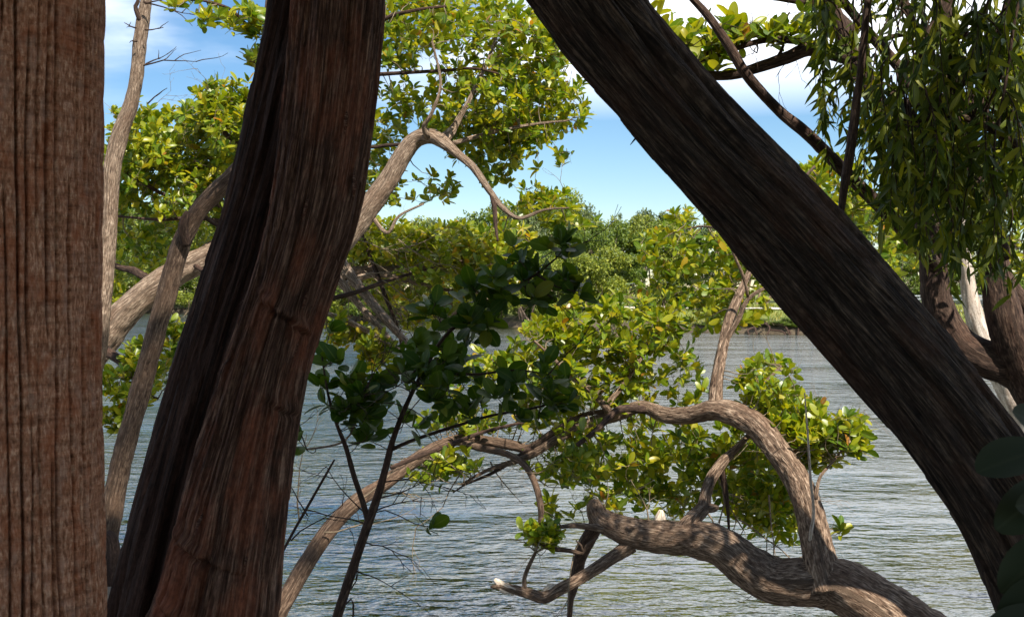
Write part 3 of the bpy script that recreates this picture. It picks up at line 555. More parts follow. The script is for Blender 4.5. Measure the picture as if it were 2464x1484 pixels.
mangrove('arching_mangrove', (2420, 1720, 5.9), 'grey barked tree arching low over the water at lower right, dense round leaves', [
    ('trunk', [(2430, 1730, 5.9, 180.6), (2300, 1600, 5.95, 163.4), (2180, 1508, 6.0, 147.9), (2080, 1440, 6.1, 135.9), (2000, 1400, 6.2, 129.0), (1930, 1398, 6.25, 117.0), (1860, 1395, 6.3, 108.4), (1800, 1360, 6.35, 101.5), (1740, 1316, 6.4, 92.9), (1670, 1296, 6.5, 86.0), (1600, 1292, 6.55, 80.8), (1530, 1282, 6.6, 75.7), (1470, 1262, 6.65, 63.6), (1440, 1240, 6.68, 55.0), (1432, 1214, 6.7, 44.7), (1434, 1202, 6.7, 19.0)], None),
    ('limb', [(1990, 1420, 6.15, 101.5), (1978, 1370, 6.18, 84.3), (1962, 1290, 6.25, 72.2), (1946, 1220, 6.3, 67.1), (1915, 1150, 6.4, 63.6), (1870, 1085, 6.5, 61.9), (1825, 1030, 6.62, 61.9), (1775, 1000, 6.72, 56.8), (1720, 986, 6.8, 49.9), (1660, 998, 6.9, 43.0), (1600, 998, 7.0, 39.6), (1545, 978, 7.1, 31.0), (1480, 1000, 7.1, 29.2), (1420, 1018, 7.1, 28.5), (1350, 1050, 7.1, 22.8), (1270, 1098, 7.0, 17.1), (1180, 1128, 6.9, 9.5), (1110, 1165, 6.8, 4.8)], None),
    ('branch', [(1720, 985, 6.8, 39.6), (1722, 940, 6.85, 32.7), (1728, 890, 6.9, 29.2), (1740, 830, 7.0, 27.5), (1758, 760, 7.1, 26.6), (1782, 700, 7.2, 20.9), (1800, 660, 7.3, 15.2), (1850, 560, 7.4, 13.3), (1900, 470, 7.5, 9.5), (1960, 400, 7.5, 5.7)], None),
    ('branch', [(1742, 828, 7.0, 15.2), (1775, 770, 7.0, 13.3), (1800, 720, 7.0, 10.4), (1845, 692, 7.0, 7.6), (1900, 690, 7.1, 4.8)], None),
    ('branch', [(1800, 715, 7.0, 7.6), (1790, 670, 6.95, 7.6), (1765, 610, 6.9, 6.6), (1742, 560, 6.9, 6.6), (1690, 545, 7.2, 4.8), (1620, 560, 7.4, 2.8)], None),
    ('branch', [(1640, 1280, 6.5, 44.7), (1668, 1248, 6.55, 39.6), (1692, 1222, 6.6, 34.4), (1698, 1190, 6.65, 27.5), (1712, 1150, 6.7, 28.5), (1738, 1112, 6.75, 26.6), (1765, 1085, 6.8, 19.0), (1792, 1058, 6.85, 14.2), (1830, 1010, 7.0, 9.5)], None),
    ('branch', [(1700, 1222, 6.6, 24.7), (1718, 1222, 6.58, 20.9), (1728, 1220, 6.56, 9.5)], None),
    ('branch', [(1520, 1310, 6.6, 39.6), (1475, 1340, 6.58, 32.7), (1410, 1382, 6.55, 29.2), (1350, 1415, 6.5, 27.5), (1310, 1436, 6.5, 29.2), (1282, 1430, 6.5, 26.6), (1240, 1418, 6.5, 22.8), (1205, 1410, 6.5, 17.1), (1180, 1412, 6.5, 5.7)], None),
    ('branch', [(1264, 1424, 6.5, 12.3), (1262, 1390, 6.5, 10.4), (1278, 1350, 6.5, 9.5), (1290, 1328, 6.5, 6.6)], None),
    ('sunken_branch', [(1450, 1235, 6.75, 34.4), (1425, 1280, 6.85, 36.1), (1400, 1330, 7.0, 32.7), (1386, 1385, 7.2, 28.5), (1378, 1420, 7.4, 20.9), (1372, 1455, 7.9, 15.2), (1366, 1560, 8.4, 10)], 'dark'),
    ('branch', [(1480, 1275, 6.62, 20.9), (1430, 1268, 6.6, 17.1), (1380, 1264, 6.58, 13.3), (1345, 1268, 6.56, 8.5)], None),
    ('branch', [(1948, 1330, 6.27, 8.5), (1950, 1290, 6.17, 8.5), (1958, 1230, 6.15, 7.6), (1950, 1150, 6.1, 6.6), (1944, 1050, 6.05, 5), (1936, 945, 6.0, 3)], 'pale'),
    ('branch', [(1962, 1200, 6.25, 11.4), (1972, 1150, 6.3, 7.6), (2000, 1115, 6.4, 6.6), (2040, 1065, 6.5, 4.8), (2075, 1020, 6.5, 3.8)], None),
    ('branch', [(1730, 1110, 6.75, 17.1), (1742, 1160, 6.8, 15.2), (1750, 1215, 6.8, 9.5), (1755, 1290, 6.8, 4.8)], 'dark'),
    ('branch', [(1770, 1010, 6.8, 11.4), (1800, 960, 6.9, 10.4), (1840, 920, 7.0, 7.6), (1880, 880, 7.1, 4.8)], None),
    ('branch', [(1470, 1005, 7.1, 22.8), (1455, 975, 7.0, 19.0), (1420, 940, 7.0, 13.3), (1370, 905, 6.9, 9.5), (1330, 860, 6.9, 7.6), (1285, 820, 6.9, 5.7)], None),
    ('branch', [(1455, 980, 7.0, 15.2), (1500, 925, 7.1, 11.4), (1545, 860, 7.2, 7.6), (1580, 800, 7.3, 4.8)], None),
    ('branch', [(1560, 985, 7.1, 20.9), (1490, 985, 6.9, 17.1), (1440, 1030, 6.8, 13.3), (1390, 1070, 6.7, 11.4)], 'dark'),
], [(1690, 620, 150, 120, 7.80, 0.8), (1640, 720, 120, 90, 7.80, 0.7), (1770, 680, 100, 120, 7.80, 0.6), (1990, 480, 110, 100, 8.10, 0.6), (2090, 560, 90, 100, 8.30, 0.6),
    (1480, 790, 160, 80, 7.50, 0.7), (1560, 860, 100, 70, 7.50, 0.6), (1420, 890, 110, 90, 7.30, 0.6), (1320, 850, 90, 80, 7.30, 0.5), (1490, 960, 80, 60, 7.40, 0.5),
    (1640, 920, 60, 60, 7.60, 0.4), (1850, 920, 70, 60, 7.30, 0.4), (1890, 1000, 80, 60, 7.30, 0.5), (1980, 1060, 60, 60, 6.6, 0.3), (2045, 1050, 45, 50, 6.5, 0.25, 5000),
    (1550, 1060, 150, 60, 7.50, 0.5), (1480, 1130, 120, 70, 7.30, 0.5), (1620, 1140, 130, 60, 7.50, 0.5), (1560, 1215, 160, 38, 7.40, 0.4), (1780, 1130, 100, 80, 7.40, 0.5), (1860, 1230, 80, 60, 7.30, 0.4), (1330, 1110, 60, 50, 7.30, 0.3), (1100, 1110, 60, 30, 6.9, 0.3), (1020, 1140, 50, 30, 6.9, 0.25),
    (1850, 930, 75, 60, 6.95, 0.35, 9000), (1900, 1010, 85, 65, 6.9, 0.35, 9000), (1960, 1070, 60, 60, 6.7, 0.25, 7000), (1830, 1180, 100, 90, 7.2, 0.35, 9000), (1900, 1250, 60, 55, 7.1, 0.3, 4500), (2000, 470, 100, 90, 7.9, 0.5, 9000), (2100, 560, 90, 90, 8.1, 0.5, 8000), (1740, 1050, 110, 60, 7.4, 0.4, 6000), (1460, 800, 170, 70, 7.3, 0.5, 9000), (1300, 1285, 48, 26, 6.5, 0.12, 2600), (1350, 1220, 50, 26, 6.8, 0.2, 1400), (2025, 1275, 16, 8, 6.3, 0.06, 300)], 2050, seed=2, bark='arch', bare=70, group=GRP, extra=arch_extra, thr=0.36)

# slim sunlit tree bending to the right behind the shaggy trunk
mangrove('bending_mangrove', (440, 1560, 8.0), 'pale slender tree bent sharply over behind the shaggy trunk, with the tallest bright crown', [
    ('trunk', [(440, 1570, 8.0, 100.8), (470, 1400, 8.0, 88.2), (520, 1180, 8.0, 79.8), (590, 980, 8.0, 72.2), (670, 820, 8.0, 67.2), (760, 670, 8.0, 62.2), (835, 565, 8.0, 57.1), (890, 495, 8.0, 52.1), (935, 430, 8.0, 47.0), (970, 370, 8.0, 43.7), (1000, 335, 8.0, 40.3), (1035, 328, 7.95, 37.0), (1065, 342, 7.9, 31.9), (1100, 370, 7.85, 21.8), (1140, 405, 7.8, 18.5), (1180, 462, 7.75, 16.0), (1210, 500, 7.7, 13.4), (1250, 525, 7.7, 10.1), (1310, 505, 7.7, 5.9), (1370, 500, 7.7, 3.4)], None),
    ('branch', [(1062, 340, 7.9, 34), (1085, 318, 7.95, 22), (1105, 285, 8.0, 15), (1140, 220, 8.0, 12), (1180, 130, 8.1, 9), (1210, 40, 8.2, 6)], None),
    ('branch', [(1030, 330, 7.9, 16), (1020, 305, 7.85, 12), (1040, 270, 7.8, 9), (1060, 200, 7.8, 7), (1040, 100, 7.8, 5)], None),
    ('branch', [(1185, 470, 7.75, 14), (1190, 500, 7.7, 13), (1193, 545, 7.65, 9), (1198, 580, 7.6, 5)], 'dark'),
    ('branch', [(1090, 345, 7.9, 12), (1180, 320, 8.0, 10), (1280, 300, 8.0, 7), (1370, 290, 8.0, 4)], None),
    ('branch', [(985, 345, 8.0, 10), (930, 350, 8.1, 9), (880, 350, 8.2, 8), (820, 300, 8.3, 8)], 'dark'),
    ('branch', [(900, 180, 8.3, 10), (980, 175, 8.2, 9), (1070, 170, 8.1, 8), (1140, 165, 8.0, 6), (1210, 180, 8.0, 4)], 'dark'),
    ('branch', [(820, 250, 8.3, 16), (850, 120, 8.3, 12), (920, 50, 8.2, 10), (1000, 25, 8.1, 8), (1080, 15, 8.1, 6)], 'dark'),
    ('branch', [(820, 290, 8.3, 20), (790, 120, 8.2, 18), (720, -10, 7.8, 15), (660, -40, 7.2, 12), (640, 40, 6.6, 11), (645, 110, 6.4, 8), (630, 180, 6.3, 4)], 'dark'),
    ('branch', [(640, 20, 6.6, 9), (600, 60, 6.5, 8), (550, 20, 6.4, 7), (470, 0, 6.4, 5), (400, 8, 6.4, 3)], 'dark'),
    ('branch', [(880, 500, 8.0, 12), (930, 560, 8.0, 9), (960, 520, 8.0, 7), (1020, 490, 8.0, 5)], None),
], [(1150, 180, 220, 180, 8.55, 1.0), (1020, 100, 130, 110, 8.55, 0.9), (1230, 260, 150, 110, 8.55, 0.8), (1310, 330, 90, 80, 8.45, 0.5), (1180, 330, 150, 70, 8.45, 0.6), (1060, 40, 190, 60, 8.65, 0.8), (1270, 100, 90, 80, 8.55, 0.6),
    (930, 250, 60, 120, 8.75, 0.6), (920, 430, 50, 70, 8.75, 0.4), (1010, 450, 90, 60, 8.55, 0.4), (1200, 400, 60, 50, 8.35, 0.3), (1340, 500, 40, 45, 8.00, 0.25, 1600), (1280, 480, 60, 40, 8.25, 0.3), (1215, 555, 60, 30, 8.25, 0.3), (1390, 250, 25, 60, 8.20, 0.3, 1200), (1380, 540, 70, 20, 8.00, 0.25, 900),
    (560, 40, 85, 30, 6.4, 0.25, 2200), (625, 100, 40, 60, 6.4, 0.25, 2200), (430, 5, 40, 15, 6.4, 0.15, 700)], 1450, seed=4, bare=45, group=GRP, thr=0.40)

# thick pale limb crossing behind the palm
mangrove('pale_limbed_mangrove', (60, 1560, 8.3), 'pale thick limb curving up from behind the palm toward the shaggy trunk', [
    ('trunk', [(60, 1570, 8.3, 117.0), (70, 1300, 8.3, 99.0), (110, 1050, 8.25, 86.4), (170, 920, 8.2, 79.2), (240, 830, 8.2, 73.8), (300, 755, 8.2, 70.2), (360, 700, 8.2, 64.8), (430, 655, 8.2, 63.0), (490, 625, 8.2, 59.4), (540, 595, 8.2, 54.0), (620, 520, 8.2, 45.0), (700, 420, 8.2, 34.2), (760, 300, 8.2, 23.4), (800, 180, 8.2, 12.6)], None),
    ('branch', [(440, 655, 8.2, 48), (500, 610, 8.35, 44), (560, 560, 8.5, 38), (640, 470, 8.6, 26)], None),
    ('branch', [(385, 690, 8.15, 26), (350, 668, 8.2, 22), (320, 650, 8.3, 18), (280, 640, 8.4, 14), (200, 600, 8.5, 10)], 'dark'),
    ('branch', [(230, 830, 8.1, 30), (262, 850, 8.0, 24), (295, 872, 7.9, 22), (322, 905, 7.8, 18), (335, 940, 7.7, 12), (380, 960, 7.7, 7)], 'dark'),
    ('branch', [(470, 640, 8.1, 12), (500, 655, 8.0, 9), (530, 640, 8.0, 6)], 'dark'),
    ('branch', [(600, 540, 8.2, 20), (480, 480, 8.4, 14), (400, 470, 8.5, 10), (330, 430, 8.5, 8), (280, 400, 8.6, 5)], 'dark'),
    ('branch', [(600, 545, 8.2, 14), (480, 525, 8.3, 10), (380, 528, 8.3, 8), (280, 520, 8.4, 5)], 'dark'),
    ('branch', [(690, 430, 8.2, 22), (600, 360, 8.2, 16), (540, 320, 8.2, 11), (500, 260, 8.2, 7), (480, 220, 8.2, 4)], 'dark'),
], [(330, 320, 75, 80, 8.5, 0.5), (300, 420, 55, 70, 8.5, 0.5), (430, 330, 90, 80, 8.4, 0.6), (540, 300, 80, 80, 8.2, 0.6), (420, 440, 150, 90, 8.6, 0.8), (520, 420, 80, 80, 8.5, 0.5), (330, 520, 80, 60, 8.7, 0.5), (520, 240, 50, 50, 8.2, 0.3), (590, 260, 50, 70, 8.2, 0.4), (560, 530, 40, 40, 8.4, 0.3),
    (320, 930, 65, 60, 7.7, 0.35), (400, 860, 60, 60, 7.9, 0.3), (285, 1010, 45, 30, 7.7, 0.2), (420, 800, 50, 25, 8.0, 0.2), (340, 850, 40, 30, 7.8, 0.2), (275, 700, 30, 60, 8.6, 0.3), (450, 560, 120, 50, 9.2, 0.5), (330, 620, 80, 50, 9.4, 0.5), (480, 360, 120, 110, 8.9, 0.5), (350, 380, 90, 110, 9.0, 0.5)], 1500, seed=6, bare=45, group=GRP, thr=0.38)

# slim leaning stem between the palm and the shaggy trunk
mangrove('slim_mangrove', (200, 1620, 6.9), 'slim grey stem slanting upward between the palm and the shaggy trunk', [
    ('trunk', [(200, 1640, 6.9, 80), (225, 1460, 6.9, 62), (256, 1290, 6.9, 54), (290, 1120, 6.9, 50), (330, 970, 6.9, 48), (362, 850, 6.9, 46), (390, 745, 6.9, 46), (415, 650, 6.9, 46), (440, 575, 6.9, 44), (475, 512, 6.9, 42), (520, 462, 6.9, 42), (570, 412, 6.9, 40), (640, 330, 6.9, 32), (710, 220, 6.9, 24), (760, 90, 6.9, 18), (800, -60, 6.9, 12)], None),
    ('branch_stub', [(448, 590, 6.85, 24), (440, 550, 6.8, 26), (448, 518, 6.78, 18), (452, 508, 6.78, 8)], 'dark'),
    ('branch', [(482, 510, 6.9, 12), (510, 535, 7.0, 10), (545, 552, 7.1, 9), (590, 570, 7.2, 6)], 'dark'),
    ('branch', [(240, 1330, 6.85, 40), (262, 1290, 6.85, 36), (268, 1340, 6.85, 44), (262, 1420, 6.85, 52), (240, 1600, 6.85, 56)], 'dark'),
], [], 0, seed=8, group=GRP, bark='brown')

# bare pole with dead twigs
def pole_extra(root, g):
    st = [((345, 158), (0.7, 0, 0.15), 0.42), ((350, 155), (0.9, -0.1, 0.3), 0.22), ((348, 72), (0.8, 0, 0.1), 0.13), ((328, 68), (-0.8, 0, 0.1), 0.10), ((355, 250), (0.8, 0, 0.6), 0.22), ((348, 10), (0.7, 0, 0.3), 0.25), ((330, 100), (-0.7, 0, 0.1), 0.08), ((345, 5), (1, 0, -0.05), 0.3)]
    for (x, y), d, L in st: bare_twigs(g, [P(x, y, 7.4)], [d], L, 0.006, 2)
mangrove('bare_pole_tree', (150, 1560, 7.5), 'bare grey pole-like stem with dead twigs against the sky beside the palm', [
    ('trunk', [(150, 1570, 7.5, 90), (180, 1200, 7.5, 70), (225, 850, 7.5, 58), (252, 640, 7.5, 46), (262, 540, 7.5, 40), (266, 460, 7.5, 40), (272, 390, 7.5, 42), (290, 320, 7.5, 40), (315, 250, 7.5, 36), (330, 180, 7.5, 32), (337, 100, 7.5, 32), (345, 40, 7.5, 30), (352, -10, 7.5, 26), (362, -160, 7.5, 20)], None),
    ('branch', [(340, 55, 7.48, 14), (330, 32, 7.46, 11), (326, 15, 7.46, 10), (332, 4, 7.46, 9), (330, -30, 7.46, 6)], 'dark'),
], [], 0, seed=9, extra=pole_extra, twigmat='dark')

# slanting trunk rising from behind the shaggy trunk's foot
def slant_extra(root, g):
    bare_twigs(g, [P(700, 1150, 6.4), P(720, 1250, 6.4), P(780, 1280, 6.5), P(900, 1180, 6.9), P(1010, 1120, 7), P(1120, 1110, 7), P(1180, 1110, 7), P(870, 1200, 6.6)], [(-0.2, 0, 0.8), (-0.2, 0, 0.8), (0.8, 0, 0.2), (0.9, 0, 0.1), (0.8, 0, -0.3), (-0.4, 0, -0.8), (0.4, 0, -0.5), (0.9, 0, 0.3)], 0.5, 0.005, 3)
mangrove('slanting_mangrove', (560, 1680, 6.2), 'slender brown trunk slanting up right from the foot of the shaggy trunk', [
    ('trunk', [(560, 1690, 6.2, 54.6), (615, 1580, 6.3, 47.5), (672, 1470, 6.4, 42.2), (735, 1360, 6.5, 39.6), (800, 1265, 6.6, 37.8), (860, 1205, 6.7, 37.0), (930, 1160, 6.85, 35.2), (1000, 1105, 7.0, 33.4), (1060, 1072, 7.1, 30.8), (1120, 1055, 7.2, 26.4), (1180, 1062, 7.2, 24.6), (1235, 1072, 7.2, 26.4), (1275, 1078, 7.15, 19.4), (1330, 1040, 7.1, 15.8), (1400, 1000, 7.1, 12.3), (1470, 985, 7.1, 8.8)], None),
    ('branch', [(1100, 1062, 7.1, 18), (1160, 1078, 7.0, 17), (1220, 1092, 6.9, 16), (1262, 1118, 6.8, 16), (1290, 1170, 6.7, 16), (1302, 1230, 6.6, 16), (1300, 1290, 6.5, 14), (1318, 1316, 6.5, 13), (1370, 1324, 6.5, 11), (1402, 1330, 6.5, 9), (1412, 1310, 6.5, 7), (1440, 1292, 6.5, 4)], None),
    ('branch', [(1402, 1328, 6.5, 7), (1398, 1312, 6.48, 6), (1386, 1300, 6.46, 4)], None),
    ('branch', [(940, 1125, 6.6, 10), (1000, 1100, 6.7, 12), (1080, 1070, 6.9, 11), (1160, 1040, 7.0, 9), (1260, 1015, 7.0, 7)], 'dark'),
    ('branch', [(1275, 1078, 7.1, 14), (1230, 1110, 7.0, 11), (1180, 1140, 6.95, 8), (1120, 1165, 6.9, 5), (1090, 1185, 6.9, 3)], 'dark'),
], [(1170, 1010, 160, 40, 7.3, 0.4), (1060, 1120, 50, 30, 7.1, 0.2), (1330, 980, 90, 60, 7.2, 0.4), (1240, 900, 80, 60, 7.3, 0.4), (1120, 900, 120, 60, 7.6, 0.4), (1380, 1120, 60, 50, 7.0, 0.3), (1420, 1060, 80, 50, 7.0, 0.3), (1310, 1290, 36, 20, 6.5, 0.1, 900), (1010, 1160, 30, 12, 6.9, 0.1, 300)], 300, seed=10, bark='brown', bare=20, group=GRP, extra=slant_extra, thr=0.3)

# yellowish thicket farther out, behind the shaggy trunk
def thicket_extra(root, g):
    for q in range(28):
        a = P(rng.uniform(790, 960), rng.uniform(560, 700), rng.uniform(9.6, 11)); bare_twigs(g, [a], [(rng.uniform(0.2, 1), 0, rng.uniform(-1, 0.2))], 0.6, 0.006, 3)
mangrove('yellowing_mangrove', (520, 1330, 11.0), 'yellowish leaved spreading tree with a tangle of bare branches behind the shaggy trunk', [
    ('trunk', [(500, 1340, 11, 110), (540, 1100, 11, 80), (600, 900, 10.9, 70), (690, 760, 10.8, 56), (780, 680, 10.7, 44), (860, 655, 10.6, 30), (960, 650, 10.5, 20), (1080, 640, 10.5, 12), (1180, 600, 10.5, 8)], None),
    ('branch', [(800, 590, 10, 26), (840, 655, 9.9, 24), (880, 710, 9.8, 23), (930, 770, 9.6, 21), (975, 820, 9.5, 16), (1005, 850, 9.4, 10)], None),
    ('branch', [(790, 640, 10.2, 22), (830, 690, 10.1, 19), (870, 740, 10, 17), (915, 790, 9.9, 14), (960, 840, 9.8, 9)], None),
    ('branch', [(780, 755, 9.5, 16), (830, 770, 9.5, 15), (890, 800, 9.5, 13), (940, 830, 9.5, 8)], None),
    ('branch', [(790, 720, 9.7, 12), (850, 705, 9.7, 12), (920, 680, 9.8, 10), (1000, 655, 10, 7), (1060, 640, 10, 4)], 'dark'),
    ('branch', [(870, 560, 10.5, 12), (900, 640, 10.4, 11), (930, 720, 10.3, 10), (960, 800, 10.2, 7), (965, 860, 10.1, 4)], 'dark'),
    ('branch', [(820, 690, 10.6, 16), (900, 660, 10.5, 15), (1000, 680, 10.4, 12), (1090, 700, 10.3, 8), (1160, 705, 10.3, 4)], None),
    ('branch', [(1080, 700, 10.3, 6), (1090, 760, 10.2, 6), (1085, 800, 10.1, 4)], None),
], [(950, 590, 130, 60, 10.8, 0.9), (1080, 600, 130, 60, 10.6, 0.9), (1180, 640, 90, 80, 10.5, 0.7), (1050, 680, 120, 60, 10.5, 0.8), (930, 680, 90, 50, 10.8, 0.7), (870, 580, 50, 60, 10.8, 0.5), (1230, 590, 60, 50, 10.4, 0.5), (1000, 760, 40, 40, 10.3, 0.4), (900, 840, 40, 40, 9.6, 0.3, 2500), (850, 800, 40, 25, 9.7, 0.3, 1500), (810, 790, 20, 40, 9.6, 0.3, 1200)], 1050, mat='leafy', size=0.085, seed=12, bare=40, extra=thicket_extra, thr=0.38)

# dark sapling close by, with round leaves
def sapling_extra(root, g):
    st = [((890, 1245), (-0.7, 0, 0.5)), ((870, 1300), (0.9, 0, -0.1)), ((900, 1230), (0.9, 0, 0.5)), ((850, 1370), (0.9, 0, -0.2)), ((880, 1260), (-0.8, 0, 0.3)), ((905, 1200), (0.8, 0, 0.4)), ((830, 1430), (0.4, 0, 0.8)), ((740, 1240), (-0.5, 0, 0.7)), ((700, 1300), (0.7, 0, 0.4)), ((920, 1160), (0.9, 0, 0.1))]
    for (x, y), d in st: bare_twigs(g, [P(x, y, 4.2)], [d], 0.26, 0.0032, 3)
mangrove('round_leaved_sapling', (750, 1735, 4.2), 'dark sapling with big round shaded leaves in the middle foreground', [
    ('trunk', [(750, 1740, 4.2, 31.2), (790, 1560, 4.2, 26.5), (815, 1470, 4.2, 24.2), (848, 1370, 4.2, 23.4), (885, 1260, 4.2, 23.4), (910, 1190, 4.2, 20.3), (932, 1110, 4.2, 17.2), (945, 1060, 4.2, 14.0), (975, 980, 4.15, 11.7), (1020, 890, 4.1, 10.1), (1070, 810, 4.1, 9.4), (1130, 760, 4.0, 7.8), (1210, 710, 3.95, 7.0), (1290, 660, 3.9, 6.2), (1340, 620, 3.9, 3.9)], None),
    ('branch', [(886, 1255, 4.2, 15.6), (872, 1205, 4.2, 14.0), (850, 1140, 4.18, 13.3), (832, 1075, 4.15, 11.7), (810, 1020, 4.1, 8.6), (790, 950, 4.1, 6.2), (775, 860, 4.1, 3.9)], None),
    ('branch', [(945, 1080, 4.2, 10.1), (990, 1060, 4.2, 9.4), (1080, 1030, 4.2, 8.6), (1180, 1000, 4.2, 7.0), (1290, 980, 4.2, 5.5), (1390, 950, 4.2, 3.9)], None),
    ('branch', [(672, 1342, 4.4, 7.0), (705, 1280, 4.4, 7.0), (745, 1210, 4.4, 7.0), (785, 1140, 4.4, 6.2), (805, 1105, 4.4, 4.7)], None),
    ('branch', [(1000, 930, 4.1, 7.8), (1060, 900, 4.1, 7.0), (1150, 900, 4.1, 6.2), (1240, 890, 4.1, 4.7), (1320, 900, 4.1, 3.1)], None),
    ('branch', [(1290, 660, 3.9, 4.7), (1340, 690, 3.85, 3.9), (1385, 700, 3.85, 2.3)], None),
    ('branch', [(700, 1080, 4.3, 3.9), (760, 1078, 4.3, 5.5), (830, 1060, 4.2, 5.5), (860, 1010, 4.2, 3.9), (900, 980, 4.2, 3.1)], 'grey'),
    ('branch', [(810, 1480, 4.3, 3.1), (845, 1440, 4.3, 4.7), (850, 1475, 4.3, 4.7), (845, 1520, 4.3, 5.5), (830, 1740, 4.25, 6.2)], None),
], [(790, 850, 38, 70, 4.1, 0.2), (810, 950, 55, 60, 4.1, 0.2), (870, 960, 60, 60, 4.15, 0.2), (940, 900, 70, 60, 4.1, 0.25), (940, 1010, 80, 50, 4.2, 0.25), (1040, 940, 100, 70, 4.1, 0.3), (1060, 860, 80, 50, 4.1, 0.3), (1170, 930, 110, 75, 4.1, 0.3), (1280, 940, 90, 70, 4.1, 0.25), (1370, 960, 60, 45, 4.15, 0.2),
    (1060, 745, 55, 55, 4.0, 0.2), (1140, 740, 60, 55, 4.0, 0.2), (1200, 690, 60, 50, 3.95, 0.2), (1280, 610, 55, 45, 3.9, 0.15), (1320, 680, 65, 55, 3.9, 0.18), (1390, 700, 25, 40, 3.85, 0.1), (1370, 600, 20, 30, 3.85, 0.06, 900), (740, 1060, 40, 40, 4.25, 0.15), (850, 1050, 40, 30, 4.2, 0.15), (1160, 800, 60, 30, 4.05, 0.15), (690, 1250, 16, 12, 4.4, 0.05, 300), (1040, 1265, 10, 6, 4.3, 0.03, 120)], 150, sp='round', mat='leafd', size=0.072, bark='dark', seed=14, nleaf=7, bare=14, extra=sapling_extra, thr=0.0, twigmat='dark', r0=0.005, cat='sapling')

# forked dark tree behind the leaning trunk, with a round-leaved side branch at the top
mangrove('forked_tree', (2600, 1350, 5.2), 'dark forked tree behind the leaning trunk with a round-leaved branch reaching left at the top', [
    ('trunk', [(2640, 1500, 5.2, 170), (2580, 1100, 5.2, 140), (2520, 960, 5.2, 120), (2440, 885, 5.2, 100), (2370, 862, 5.2, 92), (2310, 830, 5.2, 88), (2268, 770, 5.2, 82), (2250, 690, 5.2, 72), (2243, 600, 5.2, 64), (2215, 480, 5.2, 56), (2160, 350, 5.2, 50), (2100, 230, 5.2, 46), (2050, 130, 5.2, 42), (2010, 40, 5.2, 36), (1980, -60, 5.2, 26)], None),
    ('limb', [(2500, 960, 5.2, 100), (2450, 860, 5.15, 92), (2420, 770, 5.1, 84), (2400, 680, 5.1, 76), (2385, 600, 5.1, 68), (2360, 480, 5.1, 56), (2320, 320, 5.1, 44), (2290, 180, 5.1, 36), (2270, -60, 5.1, 26)], None),
    ('branch', [(2600, 860, 5.3, 60), (2520, 790, 5.3, 54), (2450, 720, 5.3, 48), (2410, 660, 5.3, 40), (2390, 640, 5.25, 20)], None),
    ('branch', [(2040, 140, 5.2, 34), (1985, 125, 5.2, 34), (1945, 118, 5.2, 34), (1890, 140, 5.2, 30), (1830, 160, 5.2, 27), (1760, 180, 5.2, 25), (1690, 178, 5.2, 20), (1640, 150, 5.2, 10)], None),
    ('branch', [(1950, 105, 5.2, 24), (1915, 98, 5.2, 20), (1850, 96, 5.2, 15), (1790, 110, 5.2, 13), (1720, 136, 5.2, 12), (1665, 152, 5.2, 8)], None),
    ('branch', [(2250, 640, 5.1, 38), (2190, 570, 4.9, 36), (2130, 508, 4.8, 34), (2060, 440, 4.7, 32), (2000, 380, 4.6, 31), (1940, 320, 4.5, 30), (1870, 262, 4.5, 27), (1800, 185, 4.4, 25), (1750, 105, 4.4, 23), (1705, 40, 4.4, 20), (1650, -20, 4.4, 16)], None),
    ('branch', [(2060, 80, 5.2, 26), (1990, 20, 5.3, 24), (1920, 2, 5.3, 20), (1840, -8, 5.3, 14)], None),
    ('branch', [(1870, 140, 5.2, 10), (1885, 110, 5.2, 8), (1880, 70, 5.2, 6), (1900, 30, 5.2, 4)], None),
], [(1620, 90, 55, 40, 5.2, 0.2), (1720, 95, 70, 35, 5.2, 0.2), (1790, 85, 70, 30, 5.2, 0.2), (1900, 75, 60, 30, 5.2, 0.2), (1570, 20, 40, 25, 5.2, 0.2), (1690, 155, 40, 20, 5.2, 0.15), (1960, 60, 40, 40, 5.2, 0.2)], 55, sp='oval', mat='leaf', size=0.092, bark='dark', seed=16, nleaf=7, bare=12, thr=0.0, twigmat='dark')

